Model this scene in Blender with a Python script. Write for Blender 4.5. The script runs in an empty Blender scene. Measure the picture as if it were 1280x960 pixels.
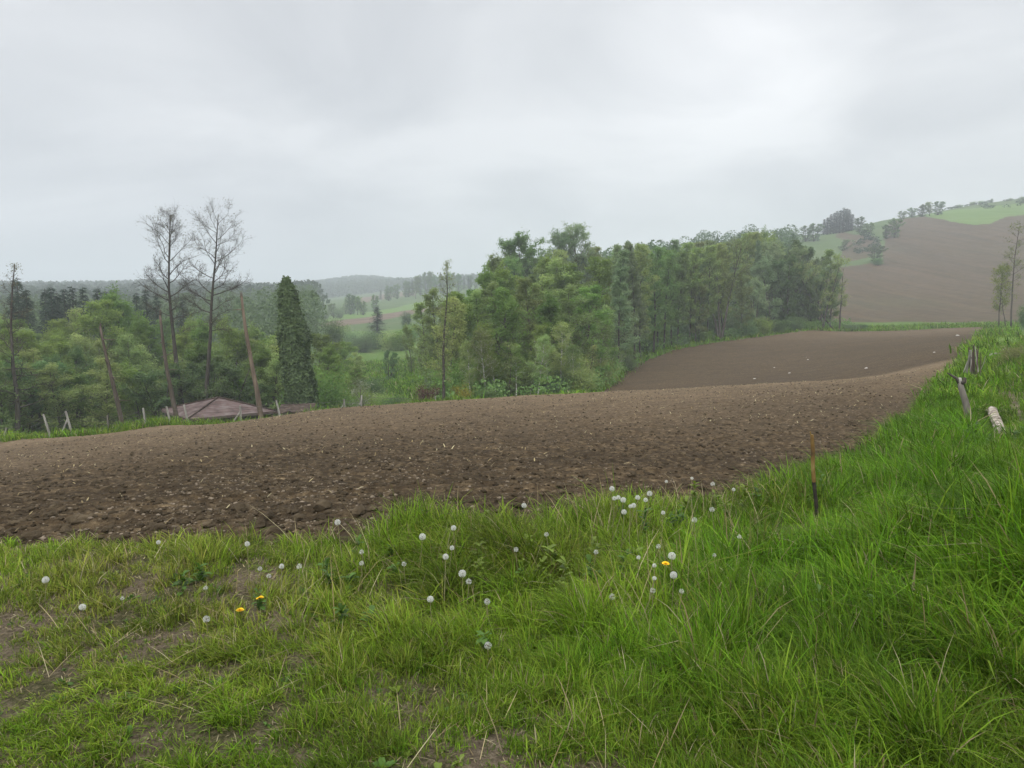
import bpy, math, random
import numpy as np
from mathutils import Vector, Matrix

PI = math.pi
R = math.radians
rng = np.random.default_rng(7)
random.seed(7)
sc = bpy.context.scene
COL = sc.collection

# ------------------------------------------------------------------ camera model
EYE = 1.6
PITCH = R(5.83)
F = 931.0                      # focal length in photo pixels (1280 wide)
cp, sp = math.cos(PITCH), math.sin(PITCH)


def ray(px, py):
    x = (px - 640) / F
    v = (480 - py) / F
    return np.array([x, cp + v * sp, -sp + v * cp])


def slope_dir(px, py):
    """azimuth and dz/dr of the view ray through a photo pixel"""
    d = ray(px, py)
    h = math.hypot(d[0], d[1])
    return math.atan2(d[0], d[1]), d[2] / h


def project(X, Y, Z):
    Zr = Z - EYE
    dep = Y * cp - Zr * sp
    up = Y * sp + Zr * cp
    dep = np.where(dep < 0.05, 0.05, dep)
    return 640 + F * X / dep, 480 - F * up / dep


# ------------------------------------------------------------------ value noise (numpy)
def _hash(ix, iy, seed):
    h = (ix.astype(np.int64) * 374761393 + iy.astype(np.int64) * 668265263 + seed * 974634217) & 0xFFFFFFFF
    h = ((h ^ (h >> 13)) * 1274126177) & 0xFFFFFFFF
    h = h ^ (h >> 16)
    return (h & 0xFFFFFF) / float(0xFFFFFF)


def vnoise(x, y, seed=0):
    ix, iy = np.floor(x), np.floor(y)
    fx, fy = x - ix, y - iy
    ux, uy = fx * fx * (3 - 2 * fx), fy * fy * (3 - 2 * fy)
    a, b = _hash(ix, iy, seed), _hash(ix + 1, iy, seed)
    c, d = _hash(ix, iy + 1, seed), _hash(ix + 1, iy + 1, seed)
    return (a * (1 - ux) + b * ux) * (1 - uy) + (c * (1 - ux) + d * ux) * uy


def fbm(x, y, seed=0, oct=4):
    s, a, t = 0, 1.0, 0
    for o in range(oct):
        s = s + a * vnoise(x * 2 ** o, y * 2 ** o, seed + o * 17)
        t += a
        a *= 0.5
    return s / t


def smooth(e0, e1, x):
    t = np.clip((x - e0) / (e1 - e0), 0, 1)
    return t * t * (3 - 2 * t)


# ------------------------------------------------------------------ terrain: control points (photo pixel row or height, at a distance)
CTRL = []     # (azimuth, r, z relative to the eye)


def col(px, *pts):
    for r, kind, val in pts:
        if kind == 'z':
            a, _ = slope_dir(px, 500)
            CTRL.append((a, r, val))
        else:
            a, s = slope_dir(px, val)
            CTRL.append((a, r, s * r))


NEAR = [(0.8, 'z', -1.6), (2.0, 'z', -1.6), (3.5, 'z', -1.6)]
col(-330, *NEAR, (5.5, 'z', -1.62), (20, 'z', -3.7), (40, 'z', -6.5), (46, 'z', -7.6), (54, 'z', -10.2), (62, 'z', -11.2),
    (90, 'z', -12.5), (150, 'z', -12), (300, 'z', -8), (700, 'z', 5), (1200, 'z', 26), (2400, 'z', 20))
col(0, *NEAR, (5.5, 'z', -1.62), (20, 'z', -3.6), (38, 'y', 556), (41, 'y', 547), (46, 'z', -7.4), (52, 'z', -9.4), (60, 'z', -10.8),
    (90, 'z', -12.5), (150, 'z', -12), (300, 'z', -8), (700, 'z', 6), (1200, 'y', 366), (2400, 'y', 375))
col(200, *NEAR, (5.5, 'z', -1.62), (20, 'z', -3.5), (40, 'y', 536), (43, 'y', 529.5), (48, 'z', -7.6), (53, 'z', -9.2), (60, 'z', -10.6),
    (90, 'z', -12.0), (150, 'z', -11.5), (300, 'z', -8), (700, 'z', 8), (1200, 'y', 361), (2400, 'y', 372))
col(110, (900, 'z', 14), (1200, 'y', 367))
col(300, (900, 'z', 16), (1200, 'y', 368))
col(455, (1200, 'y', 354.5))
col(400, *NEAR, (5.5, 'z', -1.62), (20, 'z', -3.3), (43, 'y', 518), (47, 'z', -7.0), (53, 'z', -8.9), (62, 'z', -10.4),
    (90, 'z', -11), (140, 'z', -9.5), (200, 'y', 420), (300, 'y', 399), (420, 'y', 383), (800, 'y', 374), (1200, 'y', 361), (2400, 'y', 370))
col(530, *NEAR, (5.5, 'z', -1.62), (20, 'z', -3.2), (44, 'y', 505), (48, 'z', -6.3), (54, 'z', -7.6), (75, 'y', 489), (120, 'y', 453), (160, 'y', 428),
    (250, 'y', 402), (400, 'y', 380), (650, 'y', 362), (1200, 'y', 364), (2400, 'y', 368))
col(660, *NEAR, (5.5, 'z', -1.62), (20, 'z', -3.1), (44, 'y', 496), (49, 'z', -6.05), (55, 'z', -6.9), (75, 'z', -7.6), (110, 'z', -6.0), (160, 'z', -3.5),
    (250, 'z', 2), (400, 'z', 12), (700, 'z', 26), (1200, 'z', 30), (2400, 'z', 30))
col(770, *NEAR, (5.5, 'z', -1.62), (20, 'z', -3.0), (44, 'y', 490), (50, 'z', -5.75), (58, 'y', 488), (70, 'y', 475), (85, 'z', -6.4), (110, 'z', -4.5),
    (160, 'z', -1), (250, 'z', 5), (400, 'z', 17), (700, 'z', 35), (1200, 'z', 35))
col(900, *NEAR, (5.5, 'z', -1.6), (20, 'z', -2.8), (42, 'y', 483.5), (50, 'z', -5.2), (60, 'y', 480), (75, 'y', 462), (90, 'y', 443), (106, 'y', 428),
    (125, 'z', -4.2), (160, 'z', -1), (250, 'z', 8), (330, 'z', 22), (450, 'z', 38), (700, 'z', 45), (1200, 'z', 40))
col(1000, *NEAR, (5.5, 'z', -1.58), (9.5, 'y', 588), (20, 'z', -2.6), (40, 'y', 478), (50, 'z', -4.7), (60, 'y', 473), (80, 'y', 450), (100, 'y', 430),
    (122, 'y', 414), (140, 'y', 408), (200, 'y', 375), (300, 'y', 325), (380, 'y', 296), (500, 'y', 300), (900, 'y', 320))
col(1050, (200, 'y', 375), (300, 'y', 320), (390, 'y', 291), (480, 'y', 295), (700, 'y', 305))
col(1100, *NEAR, (5.5, 'z', -1.56), (14, 'y', 550), (36, 'y', 473.5), (46, 'y', 470.5), (60, 'y', 455), (80, 'y', 437), (100, 'y', 425), (130, 'y', 414),
    (150, 'y', 406), (165, 'y', 398), (250, 'y', 345), (350, 'y', 297), (410, 'y', 277), (600, 'y', 286), (1000, 'y', 310))
col(1150, (200, 'y', 375), (300, 'y', 318), (420, 'y', 271), (600, 'y', 279))
col(1220, *NEAR, (5.5, 'z', -1.52), (9, 'z', -1.75), (17, 'y', 530), (30, 'y', 473), (45, 'z', -2.5), (80, 'z', -2.8), (120, 'y', 412.5), (150, 'y', 404),
    (200, 'y', 375), (280, 'y', 327), (360, 'y', 283), (430, 'y', 262), (490, 'y', 256), (700, 'y', 264))
col(1400, *NEAR, (5.5, 'z', -1.45), (9, 'z', -1.6), (17, 'z', -1.95), (30, 'z', -2.1), (60, 'z', -2.2), (120, 'z', -2.4), (150, 'y', 403),
    (200, 'y', 375), (280, 'y', 325), (360, 'y', 280), (440, 'y', 250), (520, 'y', 236), (800, 'y', 245))
col(1650, *NEAR, (5.5, 'z', -1.4), (9, 'z', -1.5), (17, 'z', -1.8), (60, 'z', -1.8), (120, 'z', -1.5), (150, 'z', 0), (280, 'z', 22), (440, 'z', 62), (520, 'z', 72), (800, 'z', 90))

CT = np.array(CTRL)
CU = np.stack([CT[:, 0] * 3.2, np.log(CT[:, 1])], 1)
CV = CT[:, 2] / (CT[:, 1] + 4)


def _tps(d2):
    return 0.5 * d2 * np.log(np.maximum(d2, 1e-12))


_n = len(CU)
_A = np.zeros((_n + 3, _n + 3))
_A[:_n, :_n] = _tps(((CU[:, None] - CU[None]) ** 2).sum(-1)) + 2e-4 * np.eye(_n)
_A[:_n, _n] = 1
_A[:_n, _n + 1:] = CU
_A[_n, :_n] = 1
_A[_n + 1:, :_n] = CU.T
_W = np.linalg.solve(_A, np.concatenate([CV, np.zeros(3)]))
AMAX = R(47)


def ground(X, Y):
    """terrain height (world z) at world X, Y, without the fine relief"""
    X = np.atleast_1d(np.asarray(X, float)).ravel()
    Y = np.atleast_1d(np.asarray(Y, float)).ravel()
    out = np.empty(len(X))
    for i in range(0, len(X), 60000):
        x, y = X[i:i + 60000], Y[i:i + 60000]
        a = np.arctan2(x, y)
        r = np.maximum(np.hypot(x, y), 0.6)
        ac = np.clip(a, -AMAX, AMAX)
        u = np.stack([ac * 3.2, np.log(r)], 1)
        d2 = ((u[:, None] - CU[None]) ** 2).sum(-1)
        t = _tps(d2) @ _W[:_n] + _W[_n] + u @ _W[_n + 1:]
        z = t * (r + 4)
        s = smooth(0, 1, (np.abs(a) - AMAX) / (PI - AMAX))
        z = z * (1 - s) + (-1.6) * s
        out[i:i + 60000] = z + EYE
    return out


def gz(x, y):
    return float(ground(x, y)[0])


_RS = np.exp(np.linspace(math.log(1.5), math.log(1500), 1400))


def hit(px, py, rmin=1.5, rmax=1500, above=0.0):
    """world point where the view ray through a photo pixel meets the terrain (or passes 'above' over it)"""
    a, s = slope_dir(px, py)
    rs = _RS[(_RS >= rmin) & (_RS <= rmax)]
    g = ground(rs * math.sin(a), rs * math.cos(a)) + above
    zr = EYE + s * rs
    below = np.nonzero(zr <= g)[0]
    if len(below) == 0:
        i = int(np.argmin(zr - g))
        r = rs[i]
    elif below[0] == 0:
        r = rs[0]
    else:
        i = below[0]
        d0, d1 = zr[i - 1] - g[i - 1], zr[i] - g[i]
        k = d0 / (d0 - d1)
        r = rs[i - 1] + k * (rs[i] - rs[i - 1])
    return Vector((r * math.sin(a), r * math.cos(a), gz(r * math.sin(a), r * math.cos(a)))), r


def at(px, r, py=480):
    a, _ = slope_dir(px, py)
    x, y = r * math.sin(a), r * math.cos(a)
    return Vector((x, y, gz(x, y)))


def z_of(px, py, r):
    return EYE + slope_dir(px, py)[1] * r


# field limits as functions of azimuth
NB = [(-420, 676), (0, 676), (100, 680), (200, 682), (300, 682), (420, 682), (520, 676), (620, 668), (720, 658), (800, 648), (870, 636), (940, 626),
      (1000, 608), (1060, 580), (1100, 556), (1135, 529), (1155, 506), (1168, 484), (1188, 467), (1206, 449), (1225, 426), (1237, 411)]
_nb = []
for p in NB:
    a_, s_ = slope_dir(*p)
    _, r_ = hit(*p)
    _nb.append((a_, r_))
_nb.append((slope_dir(1244, 409)[0], 140))
_nb.append((slope_dir(1290, 409)[0], 400))
NBA = np.array(_nb)
FB = [(-420, 37), (0, 38.5), (200, 41), (400, 43), (530, 45), (660, 46.5), (728, 47), (745, 54), (762, 63), (776, 70), (779, 75), (800, 85), (830, 93), (860, 100), (910, 108),
      (950, 115), (1000, 121), (1090, 130), (1230, 136), (1300, 137)]
FBA = np.array([(slope_dir(p, 480)[0], r) for p, r in FB])


def r_near(a):
    return np.interp(a, NBA[:, 0], NBA[:, 1])


def r_far(a):
    return np.interp(a, FBA[:, 0], FBA[:, 1])


def in_poly(px, py, poly):
    inside = np.zeros(px.shape, bool)
    n = len(poly)
    for i in range(n):
        x0, y0 = poly[i]
        x1, y1 = poly[(i + 1) % n]
        c = ((y0 > py) != (y1 > py)) & (px < (x1 - x0) * (py - y0) / (y1 - y0 + 1e-12) + x0)
        inside ^= c
    return inside


# ------------------------------------------------------------------ scene helpers
def tag(o, label=None, cat=None, group=None, kind=None):
    if label: o['label'] = label
    if cat: o['category'] = cat
    if group: o['group'] = group
    if kind: o['kind'] = kind
    return o


def np_mesh(name, V, loops, starts, mats=(), matidx=None, smooth_=False, cols=None):
    me = bpy.data.meshes.new(name)
    V = np.asarray(V, np.float32)
    me.vertices.add(len(V))
    me.vertices.foreach_set('co', V.ravel())
    me.loops.add(len(loops))
    me.loops.foreach_set('vertex_index', np.asarray(loops, np.int32))
    me.polygons.add(len(starts))
    me.polygons.foreach_set('loop_start', np.asarray(starts, np.int32))
    for m in mats:
        me.materials.append(m)
    if matidx is not None:
        me.polygons.foreach_set('material_index', np.asarray(matidx, np.int32))
    me.polygons.foreach_set('use_smooth', np.full(len(starts), smooth_))
    if cols is not None:
        ca = me.color_attributes.new('tint', 'FLOAT_COLOR', 'POINT')
        c4 = np.ones((len(V), 4), np.float32)
        c4[:, :3] = cols
        ca.data.foreach_set('color', c4.ravel())
    me.update(calc_edges=True)
    me.validate()
    return me


def quads_mesh(name, V, Q, **k):
    Q = np.asarray(Q)
    return np_mesh(name, V, Q.ravel(), np.arange(len(Q)) * Q.shape[1], **k)


def add(name, me, parent=None):
    o = bpy.data.objects.new(name, me)
    COL.objects.link(o)
    if parent: o.parent = parent
    return o


def empty(name, loc=(0, 0, 0), rz=0.0, scale=1.0):
    o = bpy.data.objects.new(name, None)
    COL.objects.link(o)
    o.empty_display_size = 0.2
    o.location = loc
    o.rotation_euler = (0, 0, rz)
    o.scale = (scale,) * 3 if not isinstance(scale, tuple) else scale
    return o


class MB:
    """collects tubes, boxes and free faces; build() links them as one mesh object"""
    def __init__(s):
        s.v, s.f = [], []

    def face(s, pts):
        b = len(s.v)
        s.v += [tuple(p) for p in pts]
        s.f.append(tuple(range(b, b + len(pts))))

    def tube(s, pts, rad, n=6, cap=True, jit=0.0):
        pts = [np.asarray(p, float) for p in pts]
        b = len(s.v)
        m = len(pts)
        ref = np.array([0.31, 0.87, 0.38])
        for i in range(m):
            t = pts[min(i + 1, m - 1)] - pts[max(i - 1, 0)]
            t = t / (np.linalg.norm(t) + 1e-9)
            u = np.cross(t, ref)
            if np.linalg.norm(u) < 0.1:
                u = np.cross(t, np.array([1.0, 0, 0]))
            u /= np.linalg.norm(u)
            w = np.cross(t, u)
            for k in range(n):
                an = 2 * PI * k / n
                rr = rad[i] * (1 + (random.uniform(-jit, jit) if jit else 0))
                s.v.append(tuple(pts[i] + (u * math.cos(an) + w * math.sin(an)) * rr))
        for i in range(m - 1):
            for k in range(n):
                k2 = (k + 1) % n
                s.f.append((b + i * n + k, b + i * n + k2, b + (i + 1) * n + k2, b + (i + 1) * n + k))
        if cap:
            s.f.append(tuple(b + k for k in reversed(range(n))))
            s.f.append(tuple(b + (m - 1) * n + k for k in range(n)))

    def box(s, c, size, rot=None):
        M = rot if rot is not None else Matrix.Identity(3)
        b = len(s.v)
        for dx in (-.5, .5):
            for dy in (-.5, .5):
                for dz in (-.5, .5):
                    p = M @ Vector((dx * size[0], dy * size[1], dz * size[2])) + Vector(c)
                    s.v.append(tuple(p))
        for f in ((0, 1, 3, 2), (4, 6, 7, 5), (0, 4, 5, 1), (2, 3, 7, 6), (0, 2, 6, 4), (1, 5, 7, 3)):
            s.f.append(tuple(b + i for i in f))

    def mesh(s, name, mat, smooth_=False):
        loops = [i for f in s.f for i in f]
        starts, k = [], 0
        for f in s.f:
            starts.append(k)
            k += len(f)
        return np_mesh(name, np.array(s.v), loops, starts, mats=[mat], smooth_=smooth_)

    def build(s, name, mat, parent=None, smooth_=False):
        return add(name, s.mesh(name, mat, smooth_), parent)


# ------------------------------------------------------------------ materials
def newmat(name):
    m = bpy.data.materials.new(name)
    m.use_nodes = True
    nt = m.node_tree
    nt.nodes.clear()
    out = nt.nodes.new('ShaderNodeOutputMaterial')
    return m, nt, out


def N(nt, t, **k):
    n = nt.nodes.new(t)
    for a, b in k.items():
        setattr(n, a, b)
    return n


def noise(nt, vec, scale, detail=4, rough=0.55):
    n = N(nt, 'ShaderNodeTexNoise')
    n.inputs['Scale'].default_value = scale
    n.inputs['Detail'].default_value = detail
    n.inputs['Roughness'].default_value = rough
    if vec is not None:
        nt.links.new(vec, n.inputs['Vector'])
    return n.outputs['Fac']


def ramp(nt, fac, stops):
    n = N(nt, 'ShaderNodeValToRGB')
    cr = n.color_ramp
    while len(cr.elements) < len(stops):
        cr.elements.new(0.5)
    for e, (p, c) in zip(cr.elements, stops):
        e.position = p
        e.color = (*c, 1) if len(c) == 3 else c
    nt.links.new(fac, n.inputs['Fac'])
    return n.outputs['Color']


def mix(nt, fac, a, b, mode='MIX'):
    n = N(nt, 'ShaderNodeMix', data_type='RGBA', blend_type=mode)
    for sock, v in ((n.inputs[0], fac), (n.inputs[6], a), (n.inputs[7], b)):
        if isinstance(v, (int, float)):
            sock.default_value = v
        elif isinstance(v, tuple):
            sock.default_value = (*v, 1) if len(v) == 3 else v
        else:
            nt.links.new(v, sock)
    return n.outputs[2]


def pos(nt):
    return N(nt, 'ShaderNodeNewGeometry').outputs['Position']


def objco(nt):
    return N(nt, 'ShaderNodeTexCoord').outputs['Object']


def principled(nt, out, color, rough=0.8, spec=0.2, bump=None, bdist=0.02, bstr=1.0):
    p = N(nt, 'ShaderNodeBsdfPrincipled')
    if isinstance(color, tuple):
        p.inputs['Base Color'].default_value = (*color, 1)
    else:
        nt.links.new(color, p.inputs['Base Color'])
    p.inputs['Roughness'].default_value = rough
    p.inputs['Specular IOR Level'].default_value = spec
    if bump is not None:
        b = N(nt, 'ShaderNodeBump')
        b.inputs['Distance'].default_value = bdist
        b.inputs['Strength'].default_value = bstr
        nt.links.new(bump, b.inputs['Height'])
        nt.links.new(b.outputs['Normal'], p.inputs['Normal'])
    nt.links.new(p.outputs[0], out.inputs['Surface'])
    return p


def noisy_mat(name, stops, scale=3.0, detail=5, rough=0.85, spec=0.15, bscale=None, bdist=0.01, local=True, stretch=None):
    m, nt, out = newmat(name)
    v = objco(nt) if local else pos(nt)
    if stretch:
        mp = N(nt, 'ShaderNodeMapping')
        mp.inputs['Scale'].default_value = stretch
        nt.links.new(v, mp.inputs['Vector'])
        v = mp.outputs[0]
    c = ramp(nt, noise(nt, v, scale, detail), stops)
    b = noise(nt, v, bscale, 4) if bscale else None
    principled(nt, out, c, rough, spec, b, bdist)
    return m


def leaf_mat(name, c1, c2, transl=0.3, clump=0.35, objvar=0.3, spec=0.2, rough=0.6):
    """leaf colour: two greens mixed in clumps, each tree a little different from the next"""
    m, nt, out = newmat(name)
    n1 = noise(nt, objco(nt), clump * 2, 2)
    n2 = noise(nt, objco(nt), 9.0, 2)
    a = N(nt, 'ShaderNodeMath', operation='MULTIPLY_ADD')
    nt.links.new(n2, a.inputs[0])
    a.inputs[1].default_value = 0.7
    nt.links.new(n1, a.inputs[2])
    f = ramp(nt, a.outputs[0], [(0.6, (0, 0, 0)), (1.05, (1, 1, 1))])
    c = mix(nt, f, c1, c2)
    oi = N(nt, 'ShaderNodeObjectInfo')
    hs = N(nt, 'ShaderNodeHueSaturation')
    mr = N(nt, 'ShaderNodeMapRange')
    mr.inputs[3].default_value = 1 - objvar
    mr.inputs[4].default_value = 1 + objvar
    nt.links.new(oi.outputs['Random'], mr.inputs[0])
    nt.links.new(mr.outputs[0], hs.inputs['Value'])
    mh = N(nt, 'ShaderNodeMapRange')
    mh.inputs[3].default_value = 0.475
    mh.inputs[4].default_value = 0.515
    w = N(nt, 'ShaderNodeMath', operation='FRACT')
    w2 = N(nt, 'ShaderNodeMath', operation='MULTIPLY')
    nt.links.new(oi.outputs['Random'], w2.inputs[0])
    w2.inputs[1].default_value = 13.7
    nt.links.new(w2.outputs[0], w.inputs[0])
    nt.links.new(w.outputs[0], mh.inputs[0])
    nt.links.new(mh.outputs[0], hs.inputs['Hue'])
    nt.links.new(c, hs.inputs['Color'])
    p = principled(nt, out, hs.outputs[0], rough, spec)
    t = N(nt, 'ShaderNodeBsdfTranslucent')
    nt.links.new(hs.outputs[0], t.inputs['Color'])
    mx = N(nt, 'ShaderNodeMixShader')
    mx.inputs[0].default_value = transl
    nt.links.new(p.outputs[0], mx.inputs[1])
    nt.links.new(t.outputs[0], mx.inputs[2])
    nt.links.new(mx.outputs[0], out.inputs['Surface'])
    return m


def tint_mat(name, transl=0.35, spec=0.12, rough=0.6):
    """blades: the colour is carried blade by blade in the mesh"""
    m, nt, out = newmat(name)
    a = N(nt, 'ShaderNodeAttribute', attribute_name='tint')
    p = principled(nt, out, a.outputs['Color'], rough, spec)
    if transl > 0:
        t = N(nt, 'ShaderNodeBsdfTranslucent')
        nt.links.new(a.outputs['Color'], t.inputs['Color'])
        mx = N(nt, 'ShaderNodeMixShader')
        mx.inputs[0].default_value = transl
        nt.links.new(p.outputs[0], mx.inputs[1])
        nt.links.new(t.outputs[0], mx.inputs[2])
        nt.links.new(mx.outputs[0], out.inputs['Surface'])
    return m


def soil_material():
    m, nt, out = newmat('ploughed_soil')
    P = pos(nt)
    big = noise(nt, P, 0.09, 3)
    mid = noise(nt, P, 1.3, 4, 0.6)
    fine = noise(nt, P, 9.0, 5, 0.65)
    # tillage rows run along the field, seen as faint bands
    mp = N(nt, 'ShaderNodeMapping')
    mp.inputs['Rotation'].default_value = (0, 0, R(-15))
    mp.inputs['Scale'].default_value = (0.16, 1.9, 1)
    nt.links.new(P, mp.inputs['Vector'])
    rows = noise(nt, mp.outputs[0], 1.0, 3, 0.6)
    c = ramp(nt, fine, [(0.30, (0.028, 0.0208, 0.0118)), (0.5, (0.053, 0.040, 0.0235)), (0.62, (0.099, 0.0775, 0.047)), (0.72, (0.19, 0.154, 0.098))])
    c = mix(nt, 0.55, c, ramp(nt, mid, [(0.3, (0.35, 0.33, 0.32)), (0.7, (0.68, 0.64, 0.60))]), 'OVERLAY')
    c = mix(nt, 0.45, c, ramp(nt, rows, [(0.32, (0.27, 0.26, 0.26)), (0.68, (0.72, 0.68, 0.64))]), 'OVERLAY')
    c = mix(nt, 0.4, c, ramp(nt, big, [(0.35, (0.40, 0.39, 0.39)), (0.65, (0.62, 0.58, 0.54))]), 'OVERLAY')
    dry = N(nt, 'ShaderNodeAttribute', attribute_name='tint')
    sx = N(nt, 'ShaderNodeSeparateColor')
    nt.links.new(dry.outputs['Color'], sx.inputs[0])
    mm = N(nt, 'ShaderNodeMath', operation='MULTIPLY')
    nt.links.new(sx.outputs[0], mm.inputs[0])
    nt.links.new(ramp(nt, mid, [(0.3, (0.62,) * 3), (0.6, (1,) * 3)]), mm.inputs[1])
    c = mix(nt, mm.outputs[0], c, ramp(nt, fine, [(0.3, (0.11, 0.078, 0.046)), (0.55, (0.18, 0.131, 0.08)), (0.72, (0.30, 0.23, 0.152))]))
    h1 = noise(nt, P, 6.0, 5, 0.7)
    b2 = N(nt, 'ShaderNodeMath', operation='ADD')
    nt.links.new(h1, b2.inputs[0])
    nt.links.new(rows, b2.inputs[1])
    principled(nt, out, c, 0.95, 0.1, b2.outputs[0], 0.09, 1.0)
    return m


def turf_material():
    """bare earth, moss and thatch between the blades"""
    m, nt, out = newmat('turf_earth')
    P = pos(nt)
    n1 = noise(nt, P, 2.2, 4)
    n2 = noise(nt, P, 45.0, 6, 0.75)
    soil = ramp(nt, n2, [(0.32, (0.075, 0.057, 0.038)), (0.5, (0.165, 0.13, 0.087)), (0.62, (0.28, 0.225, 0.155))])
    moss = ramp(nt, n2, [(0.35, (0.04, 0.042, 0.016)), (0.5, (0.10, 0.095, 0.042)), (0.62, (0.19, 0.16, 0.09))])
    c = mix(nt, ramp(nt, n1, [(0.42, (0, 0, 0)), (0.56, (1, 1, 1))]), soil, moss)
    principled(nt, out, c, 0.95, 0.1, n2, 0.05)
    return m


def meadow_material(name, a, b, dry, s1=0.08, s2=1.2, drymix=0.35):
    m, nt, out = newmat(name)
    P = pos(nt)
    n1 = noise(nt, P, s1, 4)
    n2 = noise(nt, P, s2, 5, 0.65)
    n3 = noise(nt, P, s1 * 3.3, 3)
    c = mix(nt, n2, a, b)
    f = ramp(nt, n3, [(0.5, (0, 0, 0)), (0.72, (drymix,) * 3)])
    c = mix(nt, f, c, dry)
    c = mix(nt, 0.5, c, ramp(nt, n1, [(0.3, (0.38,) * 3), (0.7, (0.62,) * 3)]), 'OVERLAY')
    principled(nt, out, c, 0.9, 0.1, n2, 0.25)
    return m


def hill_soil_material():
    m, nt, out = newmat('hillside_soil')
    P = pos(nt)
    mp = N(nt, 'ShaderNodeMapping')
    mp.inputs['Rotation'].default_value = (0, 0, R(28))
    mp.inputs['Scale'].default_value = (0.35, 0.02, 0.02)
    nt.links.new(P, mp.inputs['Vector'])
    rows = noise(nt, mp.outputs[0], 1.0, 4, 0.6)
    big = noise(nt, P, 0.018, 3)
    fine = noise(nt, P, 0.6, 5, 0.7)
    c = ramp(nt, fine, [(0.3, (0.06, 0.045, 0.029)), (0.7, (0.098, 0.075, 0.049))])
    c = mix(nt, 0.5, c, ramp(nt, rows, [(0.3, (0.25, 0.29, 0.24)), (0.7, (0.74, 0.66, 0.60))]), 'OVERLAY')
    c = mix(nt, ramp(nt, big, [(0.52, (0, 0, 0)), (0.75, (0.3,) * 3)]), c, (0.09, 0.1, 0.05))
    principled(nt, out, c, 0.95, 0.1, fine, 0.2)
    return m


M = {}
M['soil'] = soil_material()
M['clod'] = noisy_mat('clod_earth', [(0.3, (0.029, 0.0213, 0.0125)), (0.55, (0.06, 0.0455, 0.028)), (0.78, (0.13, 0.1, 0.063))], 5, 5, 0.95, 0.1, 40, 0.01)
M['crumb'] = noisy_mat('dry_crumb', [(0.3, (0.10, 0.08, 0.057)), (0.7, (0.24, 0.195, 0.145))], 8, 3, 0.95, 0.1)
M['turf'] = turf_material()
M['meadow'] = meadow_material('meadow_grass', (0.055, 0.105, 0.02), (0.10, 0.165, 0.035), (0.16, 0.16, 0.07))
M['forest_floor'] = meadow_material('wood_floor', (0.045, 0.07, 0.018), (0.085, 0.12, 0.03), (0.11, 0.09, 0.05), 0.2, 2.0)
M['far_meadow'] = meadow_material('far_pasture', (0.05, 0.088, 0.03), (0.085, 0.122, 0.042), (0.12, 0.12, 0.065), 0.012, 0.2)
M['crop'] = meadow_material('young_crop', (0.085, 0.15, 0.035), (0.12, 0.19, 0.05), (0.15, 0.17, 0.07), 0.012, 0.25, 0.3)
M['strip_soil'] = noisy_mat('strip_field_soil', [(0.3, (0.10, 0.07, 0.05)), (0.7, (0.16, 0.115, 0.085))], 0.2, 5, 0.95, 0.1, None, local=False)
M['hill_soil'] = hill_soil_material()
M['path'] = noisy_mat('path_earth', [(0.3, (0.07, 0.055, 0.038)), (0.55, (0.135, 0.105, 0.072)), (0.75, (0.22, 0.18, 0.13))], 2.5, 5, 0.95, 0.1, 12, 0.02, local=False)

M['blade'] = tint_mat('grass_blade', 0.42)
M['straw'] = tint_mat('dry_straw', 0.2, 0.15, 0.7)
M['weed'] = tint_mat('weed_leaf', 0.35, 0.3, 0.5)

M['leaf_fresh'] = leaf_mat('fresh_leaf', (0.111, 0.207, 0.040), (0.215, 0.321, 0.074), 0.50)
M['leaf_pale'] = leaf_mat('pale_leaf', (0.197, 0.285, 0.089), (0.286, 0.364, 0.122), 0.50)
M['leaf_mid'] = leaf_mat('mid_leaf', (0.145, 0.261, 0.069), (0.229, 0.328, 0.103), 0.47)
M['leaf_dark'] = leaf_mat('dark_leaf', (0.086, 0.174, 0.060), (0.149, 0.237, 0.082), 0.42)
M['leaf_grey'] = leaf_mat('willow_leaf', (0.160, 0.254, 0.116), (0.229, 0.308, 0.153), 0.45)
M['leaf_olive'] = leaf_mat('olive_leaf', (0.216, 0.261, 0.086), (0.299, 0.328, 0.123), 0.47)
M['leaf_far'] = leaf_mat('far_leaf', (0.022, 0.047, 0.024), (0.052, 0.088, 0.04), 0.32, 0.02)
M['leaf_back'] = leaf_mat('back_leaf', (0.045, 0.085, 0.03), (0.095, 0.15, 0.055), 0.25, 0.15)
M['needle'] = leaf_mat('spruce_needle', (0.018, 0.036, 0.02), (0.036, 0.066, 0.036), 0.1, 0.4, 0.15)
M['ivy'] = leaf_mat('ivy_leaf', (0.05, 0.092, 0.034), (0.115, 0.18, 0.07), 0.22, 0.9, 0.1, 0.18, 0.6)
M['leaf_yellow'] = leaf_mat('yellow_leaf', (0.25, 0.24, 0.03), (0.48, 0.42, 0.05), 0.3)
M['leaf_lime'] = leaf_mat('lime_leaf', (0.15, 0.21, 0.03), (0.26, 0.32, 0.05), 0.35)
M['leaf_red'] = leaf_mat('copper_leaf', (0.07, 0.04, 0.028), (0.13, 0.07, 0.045), 0.2)
M['blossom'] = leaf_mat('blossom', (0.10, 0.15, 0.05), (0.36, 0.38, 0.27), 0.3)
M['catkin'] = leaf_mat('budding_leaf', (0.10, 0.095, 0.06), (0.17, 0.16, 0.085), 0.2)
M['bark'] = noisy_mat('grey_bark', [(0.3, (0.055, 0.047, 0.038)), (0.6, (0.115, 0.10, 0.082)), (0.8, (0.19, 0.175, 0.15))], 3, 5, 0.9, 0.15, 10, 0.02, stretch=(3, 3, 0.7))
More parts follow.
